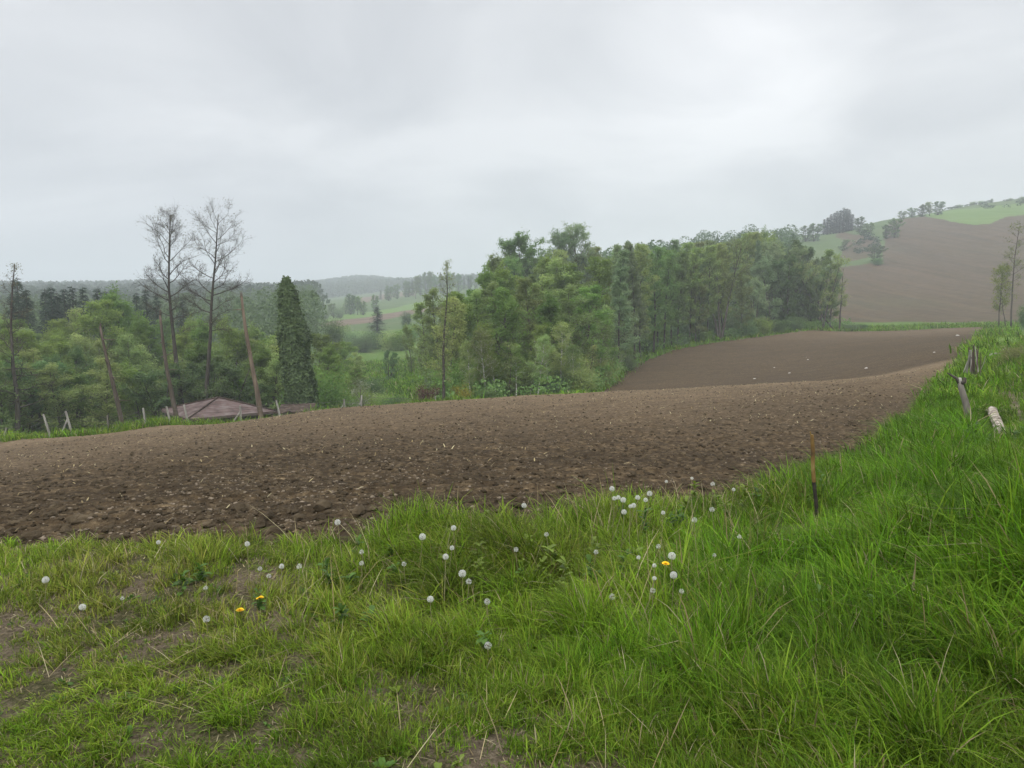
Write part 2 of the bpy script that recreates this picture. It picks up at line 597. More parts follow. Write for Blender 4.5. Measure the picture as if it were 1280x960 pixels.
M['bark_dark'] = noisy_mat('dark_bark', [(0.3, (0.04, 0.034, 0.028)), (0.7, (0.095, 0.083, 0.07))], 3, 5, 0.9, 0.15, 10, 0.02, stretch=(3, 3, 0.7))
M['bark_birch'] = noisy_mat('birch_bark', [(0.36, (0.06, 0.055, 0.05)), (0.45, (0.5, 0.48, 0.43)), (0.8, (0.68, 0.66, 0.6))], 2.0, 4, 0.7, 0.2, None, stretch=(1.2, 1.2, 3.5))
M['deadwood'] = noisy_mat('weathered_trunk', [(0.3, (0.06, 0.046, 0.036)), (0.6, (0.125, 0.098, 0.078)), (0.8, (0.21, 0.17, 0.14))], 2.5, 5, 0.9, 0.1, 9, 0.03, stretch=(3, 3, 0.5))
M['peeled'] = noisy_mat('peeled_trunk', [(0.3, (0.085, 0.064, 0.048)), (0.55, (0.18, 0.135, 0.098)), (0.8, (0.3, 0.24, 0.18))], 1.6, 5, 0.85, 0.15, 9, 0.02, stretch=(3, 3, 0.4))
M['post'] = noisy_mat('weathered_post', [(0.3, (0.16, 0.148, 0.13)), (0.5, (0.31, 0.295, 0.26)), (0.75, (0.47, 0.45, 0.4))], 3, 5, 0.9, 0.1, 20, 0.01, stretch=(4, 4, 0.6))
M['post_grey'] = noisy_mat('grey_post', [(0.3, (0.12, 0.105, 0.088)), (0.6, (0.23, 0.21, 0.18)), (0.8, (0.36, 0.33, 0.29))], 3, 5, 0.9, 0.1, 25, 0.012, stretch=(5, 5, 0.5))
M['wire'] = noisy_mat('rusty_wire', [(0.3, (0.13, 0.11, 0.095)), (0.7, (0.24, 0.22, 0.2))], 5, 2, 0.6, 0.3)
M['wire'].node_tree.nodes['Principled BSDF'].inputs['Metallic'].default_value = 0.3


# ------------------------------------------------------------------ the ground, cut into its surfaces
az = np.concatenate([np.radians(np.arange(-180, -48, 3.0)), np.radians(np.arange(-48, 48.0, 0.115)), np.radians(np.arange(48, 180, 3.0))])
rr = [0.5]
while rr[-1] < 2600:
    r_ = rr[-1]
    rr.append(r_ * (1.02 if r_ < 4 else 1.0065 if r_ < 60 else 1.010 if r_ < 200 else 1.005 if r_ < 540 else 1.03))
rr = np.array(rr)
NA, NR = len(az), len(rr)
AA, RR_ = np.meshgrid(az, rr, indexing='ij')
GX, GY = (RR_ * np.sin(AA)).ravel(), (RR_ * np.cos(AA)).ravel()
GZ = ground(GX, GY)
Rf, Af = RR_.ravel(), AA.ravel()
edge_wob = (fbm(GX * 0.9, GY * 0.9, 5, 3) - 0.5) * np.clip(Rf * 0.09, 0.3, 2.5)
in_field = (Rf + edge_wob > r_near(Af)) & (Rf + edge_wob * 0.5 < r_far(Af)) & (np.abs(Af) < R(47.5))
in_field &= Af < slope_dir(1262, 410)[0]


def relief(x, y, r, field):
    """fine relief: rough tilth on the field, small bumps in the turf"""
    near = np.clip(1.3 - r / 70, 0, 1)
    cl = fbm(x * 2.3, y * 2.3, 31, 4) - 0.5
    lump = np.abs(fbm(x * 5.5, y * 5.5, 77, 3) - 0.5)
    xr, yr = x * .966 + y * .259, -x * .259 + y * .966
    til = np.abs(fbm(xr * .55, yr * 4.2, 83, 3) - .5)
    soil = -til * .11 * np.clip(1.4 - r / 45, 0, 1) + .03 + (cl * 0.07 - lump * 0.08 + (fbm(x * 12, y * 12, 78, 2) - .5) * .045 + 0.03) * near - 0.05 * np.clip(1.5 - r / 30, 0, 1)
    turf = (fbm(x * 1.6, y * 1.6, 9, 3) - 0.5) * 0.09 * near + (fbm(x * 0.15, y * 0.15, 3, 2) - 0.5) * np.clip(r / 40, 0, 0.8) * 0.6 * (r > 46)
    return np.where(field, soil, turf)


GZ = GZ + relief(GX, GY, Rf, in_field)
V = np.stack([GX, GY, GZ], 1)
ii, jj = np.meshgrid(np.arange(NA), np.arange(NR - 1), indexing='ij')
i2 = (ii + 1) % NA
Q = np.stack([ii * NR + jj, i2 * NR + jj, i2 * NR + jj + 1, ii * NR + jj + 1], -1).reshape(-1, 4)
Q = Q[:, ::-1]
cx, cy, cz = GX[Q].mean(1), GY[Q].mean(1), GZ[Q].mean(1)
# azimuth wraps for the last column; the mean of Q corners stays right because x, y are used
cr, ca = np.hypot(cx, cy), np.arctan2(cx, cy)
cpx, cpy = project(cx, cy, cz)
front = np.abs(ca) < R(47.5)
zone = np.zeros(len(Q), int)                      # 0 turf (near grass)
ffield = in_field[Q].sum(1) >= 2
zone[cr > 46] = 1                                # meadow
zone[(cr > 46) & (ca > slope_dir(1040, 480)[0])] = 1
zone[(cr > 215) | (~front & (cr > 60))] = 3      # far pasture
w_ = (fbm(cx * 0.08, cy * 0.08, 12, 2) - 0.5) * 10
wood = front & (cr + w_ > 56) & (cr < 215) & ((cpx < 340) | ((cpx > 600) & (cpx < 1050))) & (cr > r_far(ca) + 5)
zone[wood] = 2
wx = cpx + (fbm(cx * 0.05, cy * 0.05, 2, 2) - 0.5) * 10
wy = cpy + (fbm(cx * 0.05, cy * 0.05, 4, 2) - 0.5) * 2.5
HILL = [(1015, 404), (1015, 346), (1050, 334), (1086, 329.5), (1106, 322), (1104, 300), (1114, 278), (1130, 273), (1152, 271), (1185, 276), (1216, 281), (1238, 279),
        (1256, 271), (1284, 268), (1420, 262), (1700, 230), (1700, 404), (1240, 402.5)]
zone[front & (cr > 148) & (cr < 600) & in_poly(wx, wy, HILL)] = 5
PATCH = [(1045, 289), (1062, 291), (1096, 297), (1101, 312), (1090, 321), (1064, 327), (1050, 322), (1052, 305)]
zone[front & (cr > 220) & (cr < 600) & in_poly(wx, wy, PATCH)] = 5
CROP = [(1150, 270), (1200, 261.5), (1280, 254), (1500, 232), (1700, 215), (1700, 230), (1420, 262), (1284, 268), (1256, 271), (1238, 279), (1216, 281), (1185, 276)]
zone[front & (cr > 300) & (cr < 700) & in_poly(wx, wy, CROP)] = 4
zone[front & (cr > 150) & (cr < 700) & in_poly(wx, wy, [(390, 398), (470, 390), (524, 377), (560, 372), (560, 384), (524, 385.5), (470, 395), (390, 404)])] = 4
zone[front & (cr > 150) & (cr < 700) & in_poly(wx, wy, [(390, 405), (463, 396), (524, 386), (560, 382), (560, 388), (524, 391), (463, 403), (390, 411)])] = 6
zone[front & (cr > 300) & (cr < 900) & in_poly(wx, wy, [(448, 372), (490, 367), (520, 365), (520, 369), (488, 373), (452, 379)])] = 6
# the trodden path on the right bank
pa, pr = ca, cr
path_c = np.interp(cr, [4, 12, 17, 24, 32, 45, 60], [R(42), R(37), R(34.8), R(33.9), R(33.3), R(33.2), R(33)])
path = (cr > 8) & (cr < 38) & (np.abs((ca - path_c) * cr + (fbm(cx, cy, 8, 2) - .5) * 1.0) < 0.32)
zone[path] = 7
zone[ffield] = 8

GROUND = [('turf_ground', 'turf', 'worn turf with bare earth between the grass in the foreground', 'ground'),
          ('meadow', 'meadow', 'green meadow floor of the valley below the field', 'meadow'),
          ('forest_floor', 'forest_floor', 'shaded floor of the wood round the field', 'woodland floor'),
          ('far_pasture', 'far_meadow', 'hazy rolling pasture land across the valley', 'pasture'),
          ('crop_field', 'crop', 'bright green young crop strips on the far slopes', 'field'),
          ('hillside_field', 'hill_soil', 'bare brown ploughed field on the hillside at the right', 'field'),
          ('strip_field', 'strip_soil', 'reddish brown ploughed strips between green strips across the valley', 'field'),
          ('dirt_path', 'path', 'pale trodden earth path at the right edge of the grass bank', 'path'),
          ('ploughed_field', 'soil', 'big freshly ploughed dark brown field in the middle', 'field')]
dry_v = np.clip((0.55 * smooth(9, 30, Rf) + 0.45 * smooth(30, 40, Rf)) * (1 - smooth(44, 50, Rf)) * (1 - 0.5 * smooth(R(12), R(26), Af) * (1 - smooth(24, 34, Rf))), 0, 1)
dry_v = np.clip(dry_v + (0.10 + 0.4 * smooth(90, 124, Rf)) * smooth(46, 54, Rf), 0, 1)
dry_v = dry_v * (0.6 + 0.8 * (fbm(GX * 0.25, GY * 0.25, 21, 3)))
for zi, (nm, mt, lab, cat) in enumerate(GROUND):
    sel = np.nonzero(zone == zi)[0]
    if len(sel) == 0:
        continue
    q = Q[sel]
    used, inv = np.unique(q.ravel(), return_inverse=True)
    cols = None
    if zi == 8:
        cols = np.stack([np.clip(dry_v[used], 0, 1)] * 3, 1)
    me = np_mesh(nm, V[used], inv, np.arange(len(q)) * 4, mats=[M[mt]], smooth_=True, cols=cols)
    tag(add(nm, me), lab, cat, kind='structure')
# earth under the photographer's feet closes the middle of the sheet
mb = MB()
ring = [V[i * NR] for i in range(0, NA)]
mb.face([ring[i] for i in range(0, NA, 9)])
tag(mb.build('ground', M['turf']), 'patch of turf underfoot at the viewpoint', 'ground', kind='structure')


def field_at(x, y):
    a, r = np.arctan2(x, y), np.hypot(x, y)
    w = (fbm(x * 0.9, y * 0.9, 5, 3) - 0.5) * np.clip(r * 0.09, 0.3, 2.5)
    return (r + w > r_near(a)) & (r + w * 0.5 < r_far(a)) & (a < slope_dir(1262, 410)[0])


def surf(x, y):
    f = field_at(x, y)
    return ground(x, y) + relief(x, y, np.hypot(x, y), f), f


# ------------------------------------------------------------------ grass
def blade_mesh(name, x, y, z, h, w, phi, lean, tilt, colr, mat):
    n = len(x)
    d = np.stack([np.cos(phi), np.sin(phi), np.zeros(n)], 1)
    tw = phi + PI / 2 + rng.uniform(-0.7, 0.7, n)
    s = np.stack([np.cos(tw), np.sin(tw), np.zeros(n)], 1)
    b = np.stack([x, y, z], 1)
    up = np.array([0, 0, 1.0])
    P = []
    for t, ww in ((0.0, 0.8), (0.4, 1.0), (0.75, 0.72), (1.0, 0.0)):
        c = b + d * (h * (tilt * t + lean * t ** 2.2))[:, None] + up * (h * (t - 0.42 * lean * t ** 2.6))[:, None]
        if t < 1:
            P.append(c - s * (w * ww * 0.5)[:, None])
            P.append(c + s * (w * ww * 0.5)[:, None])
        else:
            P.append(c)
    Vv = np.stack(P, 1).reshape(-1, 3)
    base = (np.arange(n) * 7)[:, None]
    L = (base + np.array([[0, 1, 3, 2, 2, 3, 5, 4, 4, 5, 6]])).ravel()
    S = ((np.arange(n) * 11)[:, None] + np.array([[0, 4, 8]])).ravel()
    cc = np.repeat(colr, 7, axis=0)
    return np_mesh(name, Vv, L, S, mats=[mat], cols=cc)


GM = np.array([  # photo column, row, height, density, lushness
    (0, 690, .075, .6, .3), (0, 800, .05, .9, .45), (0, 940, .045, 1, .5), (150, 720, .11, .55, .25), (200, 850, .05, .75, .5), (250, 690, .13, .8, .4),
    (400, 670, .15, .9, .5), (330, 760, .085, .45, .3), (400, 860, .07, .75, .45), (350, 940, .06, .95, .55), (560, 680, .16, .9, .45), (560, 780, .14, .92, .5),
    (550, 880, .09, .8, .5), (600, 950, .075, .95, .6), (700, 670, .17, 1, .45), (800, 660, .18, 1, .45), (750, 760, .15, .75, .5), (760, 850, .14, .95, .6),
    (800, 940, .095, 1, .5), (900, 640, .14, 1, .6), (900, 740, .24, 1, .8), (950, 820, .18, 1, .7), (1000, 940, .1, 1, .45), (1000, 660, .17, 1, .9),
    (1100, 700, .31, 1, .9), (1100, 600, .21, 1, .95), (1200, 640, .32, 1, .95), (1270, 720, .42, 1.1, .85), (1200, 820, .2, 1, .65), (1280, 940, .13, 1, .45),
    (1200, 540, .25, 1, 1), (1300, 560, .2, .8, .8), (1290, 480, .13, .6, .7), (1500, 700, .3, 1, .8), (1500, 900, .15, 1, .5), (-250, 700, .08, .6, .3), (-250, 900, .05, 1, .5)])


def gmap(px, py):
    d2 = ((px[:, None] - GM[None, :, 0]) / 1.3) ** 2 + (py[:, None] - GM[None, :, 1]) ** 2
    w = 1 / (d2 + 900) ** 1.5
    w /= w.sum(1, keepdims=True)
    return w @ GM[:, 2], w @ GM[:, 3], w @ GM[:, 4]


LOGA, LOGB = hit(1240, 519)[0], hit(1251, 547)[0]
STAKE = hit(1021, 652)[0]
PAL = np.array([(0.19, 0.195, 0.036), (0.145, 0.202, 0.02), (0.11, 0.19, 0.012), (0.074, 0.172, 0.007)])
STRAWC = np.array([(0.34, 0.28, 0.15), (0.26, 0.2, 0.1), (0.42, 0.37, 0.22)])


def grass_colour(lush, n):
    t = np.clip(lush * 3 + rng.normal(0, 0.45, n), 0, 2.999)
    i = t.astype(int)
    f = (t - i)[:, None]
    c = PAL[i] * (1 - f) + PAL[np.minimum(i + 1, 3)] * f
    return c * rng.uniform(0.45, 1.7, n)[:, None]


def tuft_grass(name, label, cat, r0, r1, a0, a1, per_m2, blades, hmul, wid, keep=None, hfix=None, lushfix=None, patch=0.5):
    area = 0.5 * (a1 - a0) * (r1 ** 2 - r0 ** 2)
    n = int(area * per_m2)
    r = np.sqrt(rng.uniform(r0 ** 2, r1 ** 2, n))
    a = rng.uniform(a0, a1, n)
    x, y = r * np.sin(a), r * np.cos(a)
    z, fld = surf(x, y)
    px, py = project(x, y, z)
    h, dens, lush = gmap(px, py)
    h = h * (.72 + .28 * smooth(250, 600, px)) * (1 - .3 * smooth(740, 820, py) * smooth(400, 480, px) * (1 - smooth(850, 1000, px)))
    if hfix is not None: h = np.full(n, hfix)
    if lushfix is not None: lush = np.full(n, lushfix)
    # bare scrapes and thick cushions: uneven cover
    cov = fbm(x * 5.5, y * 5.5, 55, 3) * 0.6 + fbm(x * 1.5, y * 1.5, 56, 2) * 0.4
    thr = np.clip(1.05 - dens, 0, 1) * patch + 0.37 - .12 * np.clip(lush - .5, 0, .5) * 2
    ok = ((cov > thr * (0.9 + 0.2 * rng.random(n))) | (rng.random(n) < .36)) & ~fld
    if keep is not None: ok &= keep(x, y, r, a)
    x, y, z, h, lush, cov = x[ok], y[ok], z[ok], h[ok], lush[ok], cov[ok]
    n = len(x)
    hs = (0.4 + 1.35 * np.clip((cov - 0.3) * 2.2, 0, 1)) * rng.uniform(0.6, 1.4, n) * (.75 + .5 * fbm(x * .9, y * .9, 58, 2))
    val = np.clip(.62 + 1.1 * (fbm(x * 1.7, y * 1.7, 59, 3) - .15), .55, 1.6) * rng.uniform(.75, 1.25, n)
    lt = lush + (fbm(x * 1.3, y * 1.3, 61, 2) - 0.5) * 0.5 + rng.normal(0, 0.12, n)
    sp_ = STAKE
    dd = np.hypot(x - sp_[0] * .93, y - sp_[1] * .93)
    hs *= .45 + .55 * smooth(.25, .7, dd)
    lt_ = np.clip(((x - LOGA.x) * (LOGB.x - LOGA.x) + (y - LOGA.y) * (LOGB.y - LOGA.y)) / (LOGB - LOGA).to_2d().length_squared, 0, 1.3)
    dl = np.hypot(x - LOGA.x - lt_ * (LOGB.x - LOGA.x), y - LOGA.y - lt_ * (LOGB.y - LOGA.y))
    hs *= .35 + .65 * smooth(.15, .45, dl)
    hd = 2.6 + (fbm(x * 0.7, y * 0.7, 65, 2) - 0.5) * 4.5      # which way the tuft is blown over
    k = blades
    X = np.repeat(x, k) + rng.normal(0, 0.022 * wid / 0.004, n * k) * np.clip(np.repeat(h, k) / 0.1, 0.8, 1.6)
    Y = np.repeat(y, k) + rng.normal(0, 0.022 * wid / 0.004, n * k) * np.clip(np.repeat(h, k) / 0.1, 0.8, 1.6)
    Z = np.repeat(z, k) - 0.006
    H = np.repeat(h * hs, k) * rng.uniform(0.45, 1.25, n * k) * hmul
    Wd = wid * rng.uniform(0.6, 1.4, n * k) * np.clip(0.7 + H * 1.8, 0.75, 1.7)
    ph = rng.uniform(0, 2 * PI, n * k)
    mixd = rng.random(n * k) < 0.45
    ph = np.where(mixd, np.repeat(hd, k) + rng.normal(0, 0.6, n * k), ph)
    ln = np.clip(rng.gamma(2.0, 0.32, n * k), 0.03, 1.35)
    tl = rng.uniform(0.0, 0.38, n * k)
    C = grass_colour(np.repeat(lt, k), n * k) * np.repeat(val, k)[:, None]
    dead = rng.random(n * k) < (0.04 + 0.10 * np.clip(0.6 - np.repeat(lush, k), 0, 1))
    C[dead] = STRAWC[rng.integers(0, 3, dead.sum())] * rng.uniform(0.6, 1.1, (dead.sum(), 1))
    me = blade_mesh(name, X, Y, Z, H, Wd, ph, ln, tl, C, M['blade'])
    print(name, n * k)
    return tag(add(name, me), label, cat, kind='stuff')


A48 = R(45)
tuft_grass('foreground_grass', 'short patchy grass and turf close to the viewpoint', 'grass', 1.7, 3.6, -A48, A48, 1150, 18, 1.0, 0.0038, patch=0.55)
tuft_grass('verge_grass', 'longer uneven grass along the near edge of the ploughed field', 'grass', 3.6, 9.0, -A48, A48, 560, 18, .9, 0.0047, patch=0.5)
nopath = lambda x, y, r, a: np.abs((a - np.interp(r, [4, 12, 17, 24, 32, 45, 60], [R(42), R(37), R(34.8), R(33.9), R(33.3), R(33.2), R(33)])) * r) > 0.12
tuft_grass('bank_grass', 'tall lush green grass on the bank at the right of the field', 'grass', 9.0, 22, R(16), A48, 110, 16, 1.0, 0.0085, keep=nopath)
tuft_grass('far_bank_grass', 'green grass running along the right side of the field to its far end', 'grass', 22, 60, R(26), A48, 16, 15, 1.1, 0.02, keep=nopath, hfix=.26, lushfix=.8)
tuft_grass('boundary_grass', 'bright yellowish green grass strip under the wire fence beyond the field', 'grass', 36.5, 51, -A48, R(4), 20, 14, 1.0, 0.022,
           keep=lambda x, y, r, a: (r < r_far(a) + 6), hfix=.30, lushfix=.62, patch=.3)
tuft_grass('wood_edge_grass', 'rough green grass strip between the field and the wood', 'grass', 46, 160, R(4), R(34), 3.2, 12, 1.3, 0.05,
           keep=lambda x, y, r, a: (r < r_far(a) + 13), hfix=.33, lushfix=.75, patch=.3)
tuft_grass('valley_grass', 'long green meadow grass in the valley beyond the field', 'grass', 50, 130, R(-16), R(1), 3.5, 12, 1.2, 0.05, hfix=.38, lushfix=.8, patch=.3)


tuft_grass('cocksfoot_tufts', 'coarse pale tufts of broad bladed grass in the verge', 'grass', 2.2, 8.5, -A48, A48, 5, 44, 1.0, 0.0072, lushfix=.42, patch=.3)


# dry stalks and dead leaves in the grass
def straw(name, label, n, r0, r1, sel, col_=None, hz=(0.0, 0.03), ln=(0.06, 0.22), flat=True, wid=0.0028):
    r = np.sqrt(rng.uniform(r0 ** 2, r1 ** 2, n)); a = rng.uniform(-A48, A48, n)
    x, y = r * np.sin(a), r * np.cos(a)
    z, f = surf(x, y)
    ok = sel(x, y, r, a, f)
    x, y, z = x[ok], y[ok], z[ok]
    n = len(x)
    L = rng.uniform(*ln, n)
    C = STRAWC[rng.integers(0, 3, n)] * rng.uniform(0.55, 1.15, (n, 1))
    if flat:
        tilt = rng.uniform(0.6, 3.0, n); L = L / np.sqrt(1 + tilt ** 2)
    else:
        tilt = rng.uniform(0.0, 0.9, n)
    me = blade_mesh(name, x, y, z + rng.uniform(*hz, n), L, np.full(n, wid) * rng.uniform(.6, 1.6, n) * np.clip(np.hypot(x, y) / 4, 1, 4), rng.uniform(0, 2 * PI, n), rng.uniform(0, .5, n), tilt, C, M['straw'])
    return tag(add(name, me), label, 'straw', kind='stuff')


straw('dry_straw', 'dead straw and dry blades lying in the turf', 2600, 1.8, 8, lambda x, y, r, a, f: ~f & (a < R(20)) & (fbm(x * 1.2, y * 1.2, 71, 3) > 0.42))
straw('dry_stalks', 'thin upright dry stalks in the verge', 3000, 3.0, 7, lambda x, y, r, a, f: ~f & (a < R(20)) & (a > R(-18)) & (rng.random(len(x)) < .25 + .75 * smooth(R(-6), R(8), a)) & (fbm(x * 1.1, y * 1.1, 75, 3) > 0.44), flat=False, ln=(.15, .4), wid=.0026)
straw('crop_residue', 'pale straw bits and old stalks lying on the ploughed soil', 13000, 5, 46, lambda x, y, r, a, f: f & (rng.random(len(x)) < np.clip(fbm(x * .3, y * .3, 78, 3) * 1.6 - 0.45, 0.02, 1)), hz=(0.0, .02), ln=(.02, .09), wid=.005)


straw('leaf_litter', 'small dead brown leaf bits and thatch on the bare turf', 14000, 1.7, 6.5, lambda x, y, r, a, f: ~f & (a < R(24)), hz=(0, .006), ln=(.01, .035), wid=.0035)


# broad weed leaves (docks, dandelion rosettes, young nettles)
def weeds():
    Vs, Cs = [], []
    spots = []
    for px, py, h, k, lime in [(710, 742, .13, 9, 1), (590, 712, .2, 10, 1), (500, 735, .12, 8, 0), (475, 760, .1, 8, 0), (420, 715, .12, 8, 0), (350, 745, .1, 8, 0), (480, 700, .14, 8, 0), (690, 700, .2, 9, 1), (650, 725, .16, 9, 0),
                               (540, 830, .12, 8, 0), (1190, 690, .26, 8, 1), (880, 625, .26, 9, 1), (950, 610, .3, 9, 0), (770, 700, .2, 8, 0), (230, 715, .11, 8, 0), (100, 700, .08, 7, 1), (400, 790, .1, 9, 0), (270, 845, .08, 7, 0),
                               (820, 690, .2, 9, 1), (1095, 760, .25, 8, 0), (620, 660, .2, 9, 0), (560, 655, .18, 8, 1), (470, 665, .16, 8, 0), (800, 655, .24, 9, 0), (1240, 505, .35, 12, 1), (1215, 540, .35, 12, 0), (1230, 545, .35, 12, 0)]:
        p, r = hit(px, py + 18)
        for q in range(5 if k < 11 else 9):
            s = .16 if k < 11 else .4
            spots.append((p.x + random.gauss(0, s), p.y + random.gauss(0, s), h * random.uniform(.5, 1.1), k, lime))
    for i in range(750):
        a = random.uniform(-A48, A48); r = math.sqrt(random.uniform(1.9 ** 2, 7 ** 2))
        if r < float(r_near(a)) - .1:
            spots.append((r * math.sin(a), r * math.cos(a), random.uniform(.025, .09), 7, random.random() < .45))
    x = np.array([s[0] for s in spots]); y = np.array([s[1] for s in spots])
    z, f = surf(x, y)
    for (sx_, sy_, h, k, lime), zz, ff in zip(spots, z, f):
        if ff: continue
        base = np.array([(0.07, 0.14, 0.02), (0.14, 0.2, 0.025)][int(lime)])
        for q in range(int(k * (3.0 if h > .1 else 1))):
            an = random.uniform(0, 2 * PI); el = random.uniform(.15, 1.25)
            L = min(h * .62, .06) * random.uniform(.5, 1.35) * (1 if math.hypot(sx_, sy_) < 10 else 1.15); w = L * random.uniform(.14, .24)
            o = np.array([sx_, sy_, zz + random.uniform(0, h * .95) * (h > .1)])
            d = np.array([math.cos(an), math.sin(an), 0]); sd = np.array([-d[1], d[0], 0])
            u = np.array([0, 0, 1.0])
            pts = [(0, .2), (.35, .9), (.7, 1.0), (1, .05)]
            rows = []
            for t, ww in pts:
                c = o + d * (L * t * math.cos(el)) + u * (L * (t * math.sin(el) - .35 * t * t))
                rows.append((c - sd * w * ww + u * w * .25 * ww, c, c + sd * w * ww + u * w * .25 * ww))
            cc = base * random.uniform(.65, 1.3)
            for (a0, b0, c0), (a1, b1, c1) in zip(rows[:-1], rows[1:]):
                Vs += [a0, b0, b1, a1, b0, c0, c1, b1]
                Cs += [cc] * 8
    Vs = np.array(Vs)
    me = quads_mesh('weed_leaves', Vs, np.arange(len(Vs)).reshape(-1, 4), mats=[M['weed']], cols=np.array(Cs))
    tag(add('weed_leaves', me), 'broad green weed leaves and rosettes among the grass', 'weeds', kind='stuff')


weeds()


# ------------------------------------------------------------------ clods on the ploughed soil
def ico():
    import bmesh
    bm = bmesh.new()
    bmesh.ops.create_icosphere(bm, subdivisions=2, radius=1)
    v = np.array([p.co[:] for p in bm.verts]); f = np.array([[q.index for q in t.verts] for t in bm.faces])
    bm.free()
    return v, f


ICV, ICF = ico()


def clods(name, label, n, r0, r1, smin, smax, mat, sel=None):
    r = np.exp(rng.uniform(math.log(r0), math.log(r1), n)); a = rng.uniform(-A48, A48, n)
    x, y = r * np.sin(a), r * np.cos(a)
    z, f = surf(x, y)
    ok = f & (r < r_far(a) - .3)
    if sel is not None: ok &= sel(x, y, r, a)
    x, y, z, r = x[ok], y[ok], z[ok], r[ok]
    n = len(x)
    s = smin * (smax / smin) ** (rng.random(n) ** 2.4)
    tmpl = []
    for k in range(10):
        p = ICV * 1.0
        q = 1 + 0.55 * (fbm(p[:, 0] * 1.3 + k * 9.1 + p[:, 2], p[:, 1] * 1.3 + p[:, 2] * .7 + k * 3.3, 90 + k, 3) - .5) * 2
        tmpl.append(p * q[:, None] * np.array([1, random.uniform(.6, 1), random.uniform(.45, .75)]))
    tmpl = np.array(tmpl)
    k = rng.integers(0, 10, n)
    an = rng.uniform(0, 2 * PI, n)
    P = tmpl[k] * s[:, None, None]
    c_, s_ = np.cos(an)[:, None], np.sin(an)[:, None]
    Xp = P[..., 0] * c_ - P[..., 1] * s_ + x[:, None]
    Yp = P[..., 0] * s_ + P[..., 1] * c_ + y[:, None]
    Zp = P[..., 2] + (z + s * .12)[:, None]
    Vv = np.stack([Xp, Yp, Zp], -1).reshape(-1, 3)
    nv = len(ICV)
    Fv = (ICF[None] + (np.arange(n) * nv)[:, None, None]).reshape(-1, 3)
    me = quads_mesh(name, Vv, Fv, mats=[mat], smooth_=False)
    print(name, n)
    return tag(add(name, me), label, 'soil', kind='stuff')


clods('soil_clods', 'small dark clods of earth strewn over the ploughed field', 36000, 4.6, 42, .007, .042, M['clod'])
clods('soil_crumbs', 'pale dry crumbs of earth scattered over the ploughed field', 26000, 4.6, 44, .006, .022, M['crumb'], sel=lambda x, y, r, a: rng.random(len(x)) < np.clip(fbm(x * .35, y * .35, 88, 3) * 2 - .55, .08, 1))
clods('edge_clods', 'larger turned clods along the near edge of the field', 2600, 4.8, 22, .025, .085, M['clod'], sel=lambda x, y, r, a: (r - r_near(a) < 1.1 + r * .04))


# ------------------------------------------------------------------ trees
def leaves_mesh(name, P, size, mat, aspect=0.55, droop=0.0, normals=None):
    n = len(P)
    d = rng.normal(0, 1, (n, 3))
    d[:, 2] -= droop
    d /= np.linalg.norm(d, axis=1)[:, None]
    q = rng.normal(0, 1, (n, 3))
    if normals is not None:
        q = normals + 0.5 * q
    s = np.cross(d, q); s /= np.linalg.norm(s, axis=1)[:, None] + 1e-9
    L = size * rng.uniform(.6, 1.35, n)
    W = L * aspect
    Vv = np.stack([P - d * (L / 2)[:, None], P - s * (W / 2)[:, None] - d * (L * .05)[:, None], P + d * (L / 2)[:, None], P + s * (W / 2)[:, None] - d * (L * .05)[:, None]], 1).reshape(-1, 3)
    return quads_mesh(name, Vv, np.arange(n * 4).reshape(-1, 4), mats=[mat])


def norm(v):
    return v / (np.linalg.norm(v) + 1e-9)


def curve(p, d, L, n, wob, up):
    """a wandering branch: list of points"""
    pts = [p]
    d = norm(d)
    for i in range(n):
        d = norm(d + np.array([random.gauss(0, wob), random.gauss(0, wob), random.gauss(0, wob) + up]))
        p = p + d * (L / n)
        pts.append(p)
    return pts


def prof_round(t): return math.sin(PI * (0.12 + 0.84 * t)) ** 0.7
def prof_tall(t): return 0.35 + 0.65 * math.sin(PI * (0.1 + 0.8 * t))
def prof_top(t): return 0.35 + 0.75 * t ** 0.7 if t < .8 else 1.05 - (t - .8) * 2.2
def prof_dome(t): return .6 + .4 * t / .6 if t < .6 else max(.25, 1 - ((t - .6) / .44) ** 2) ** .5
def prof_cone(t): return 1.05 - 0.85 * t


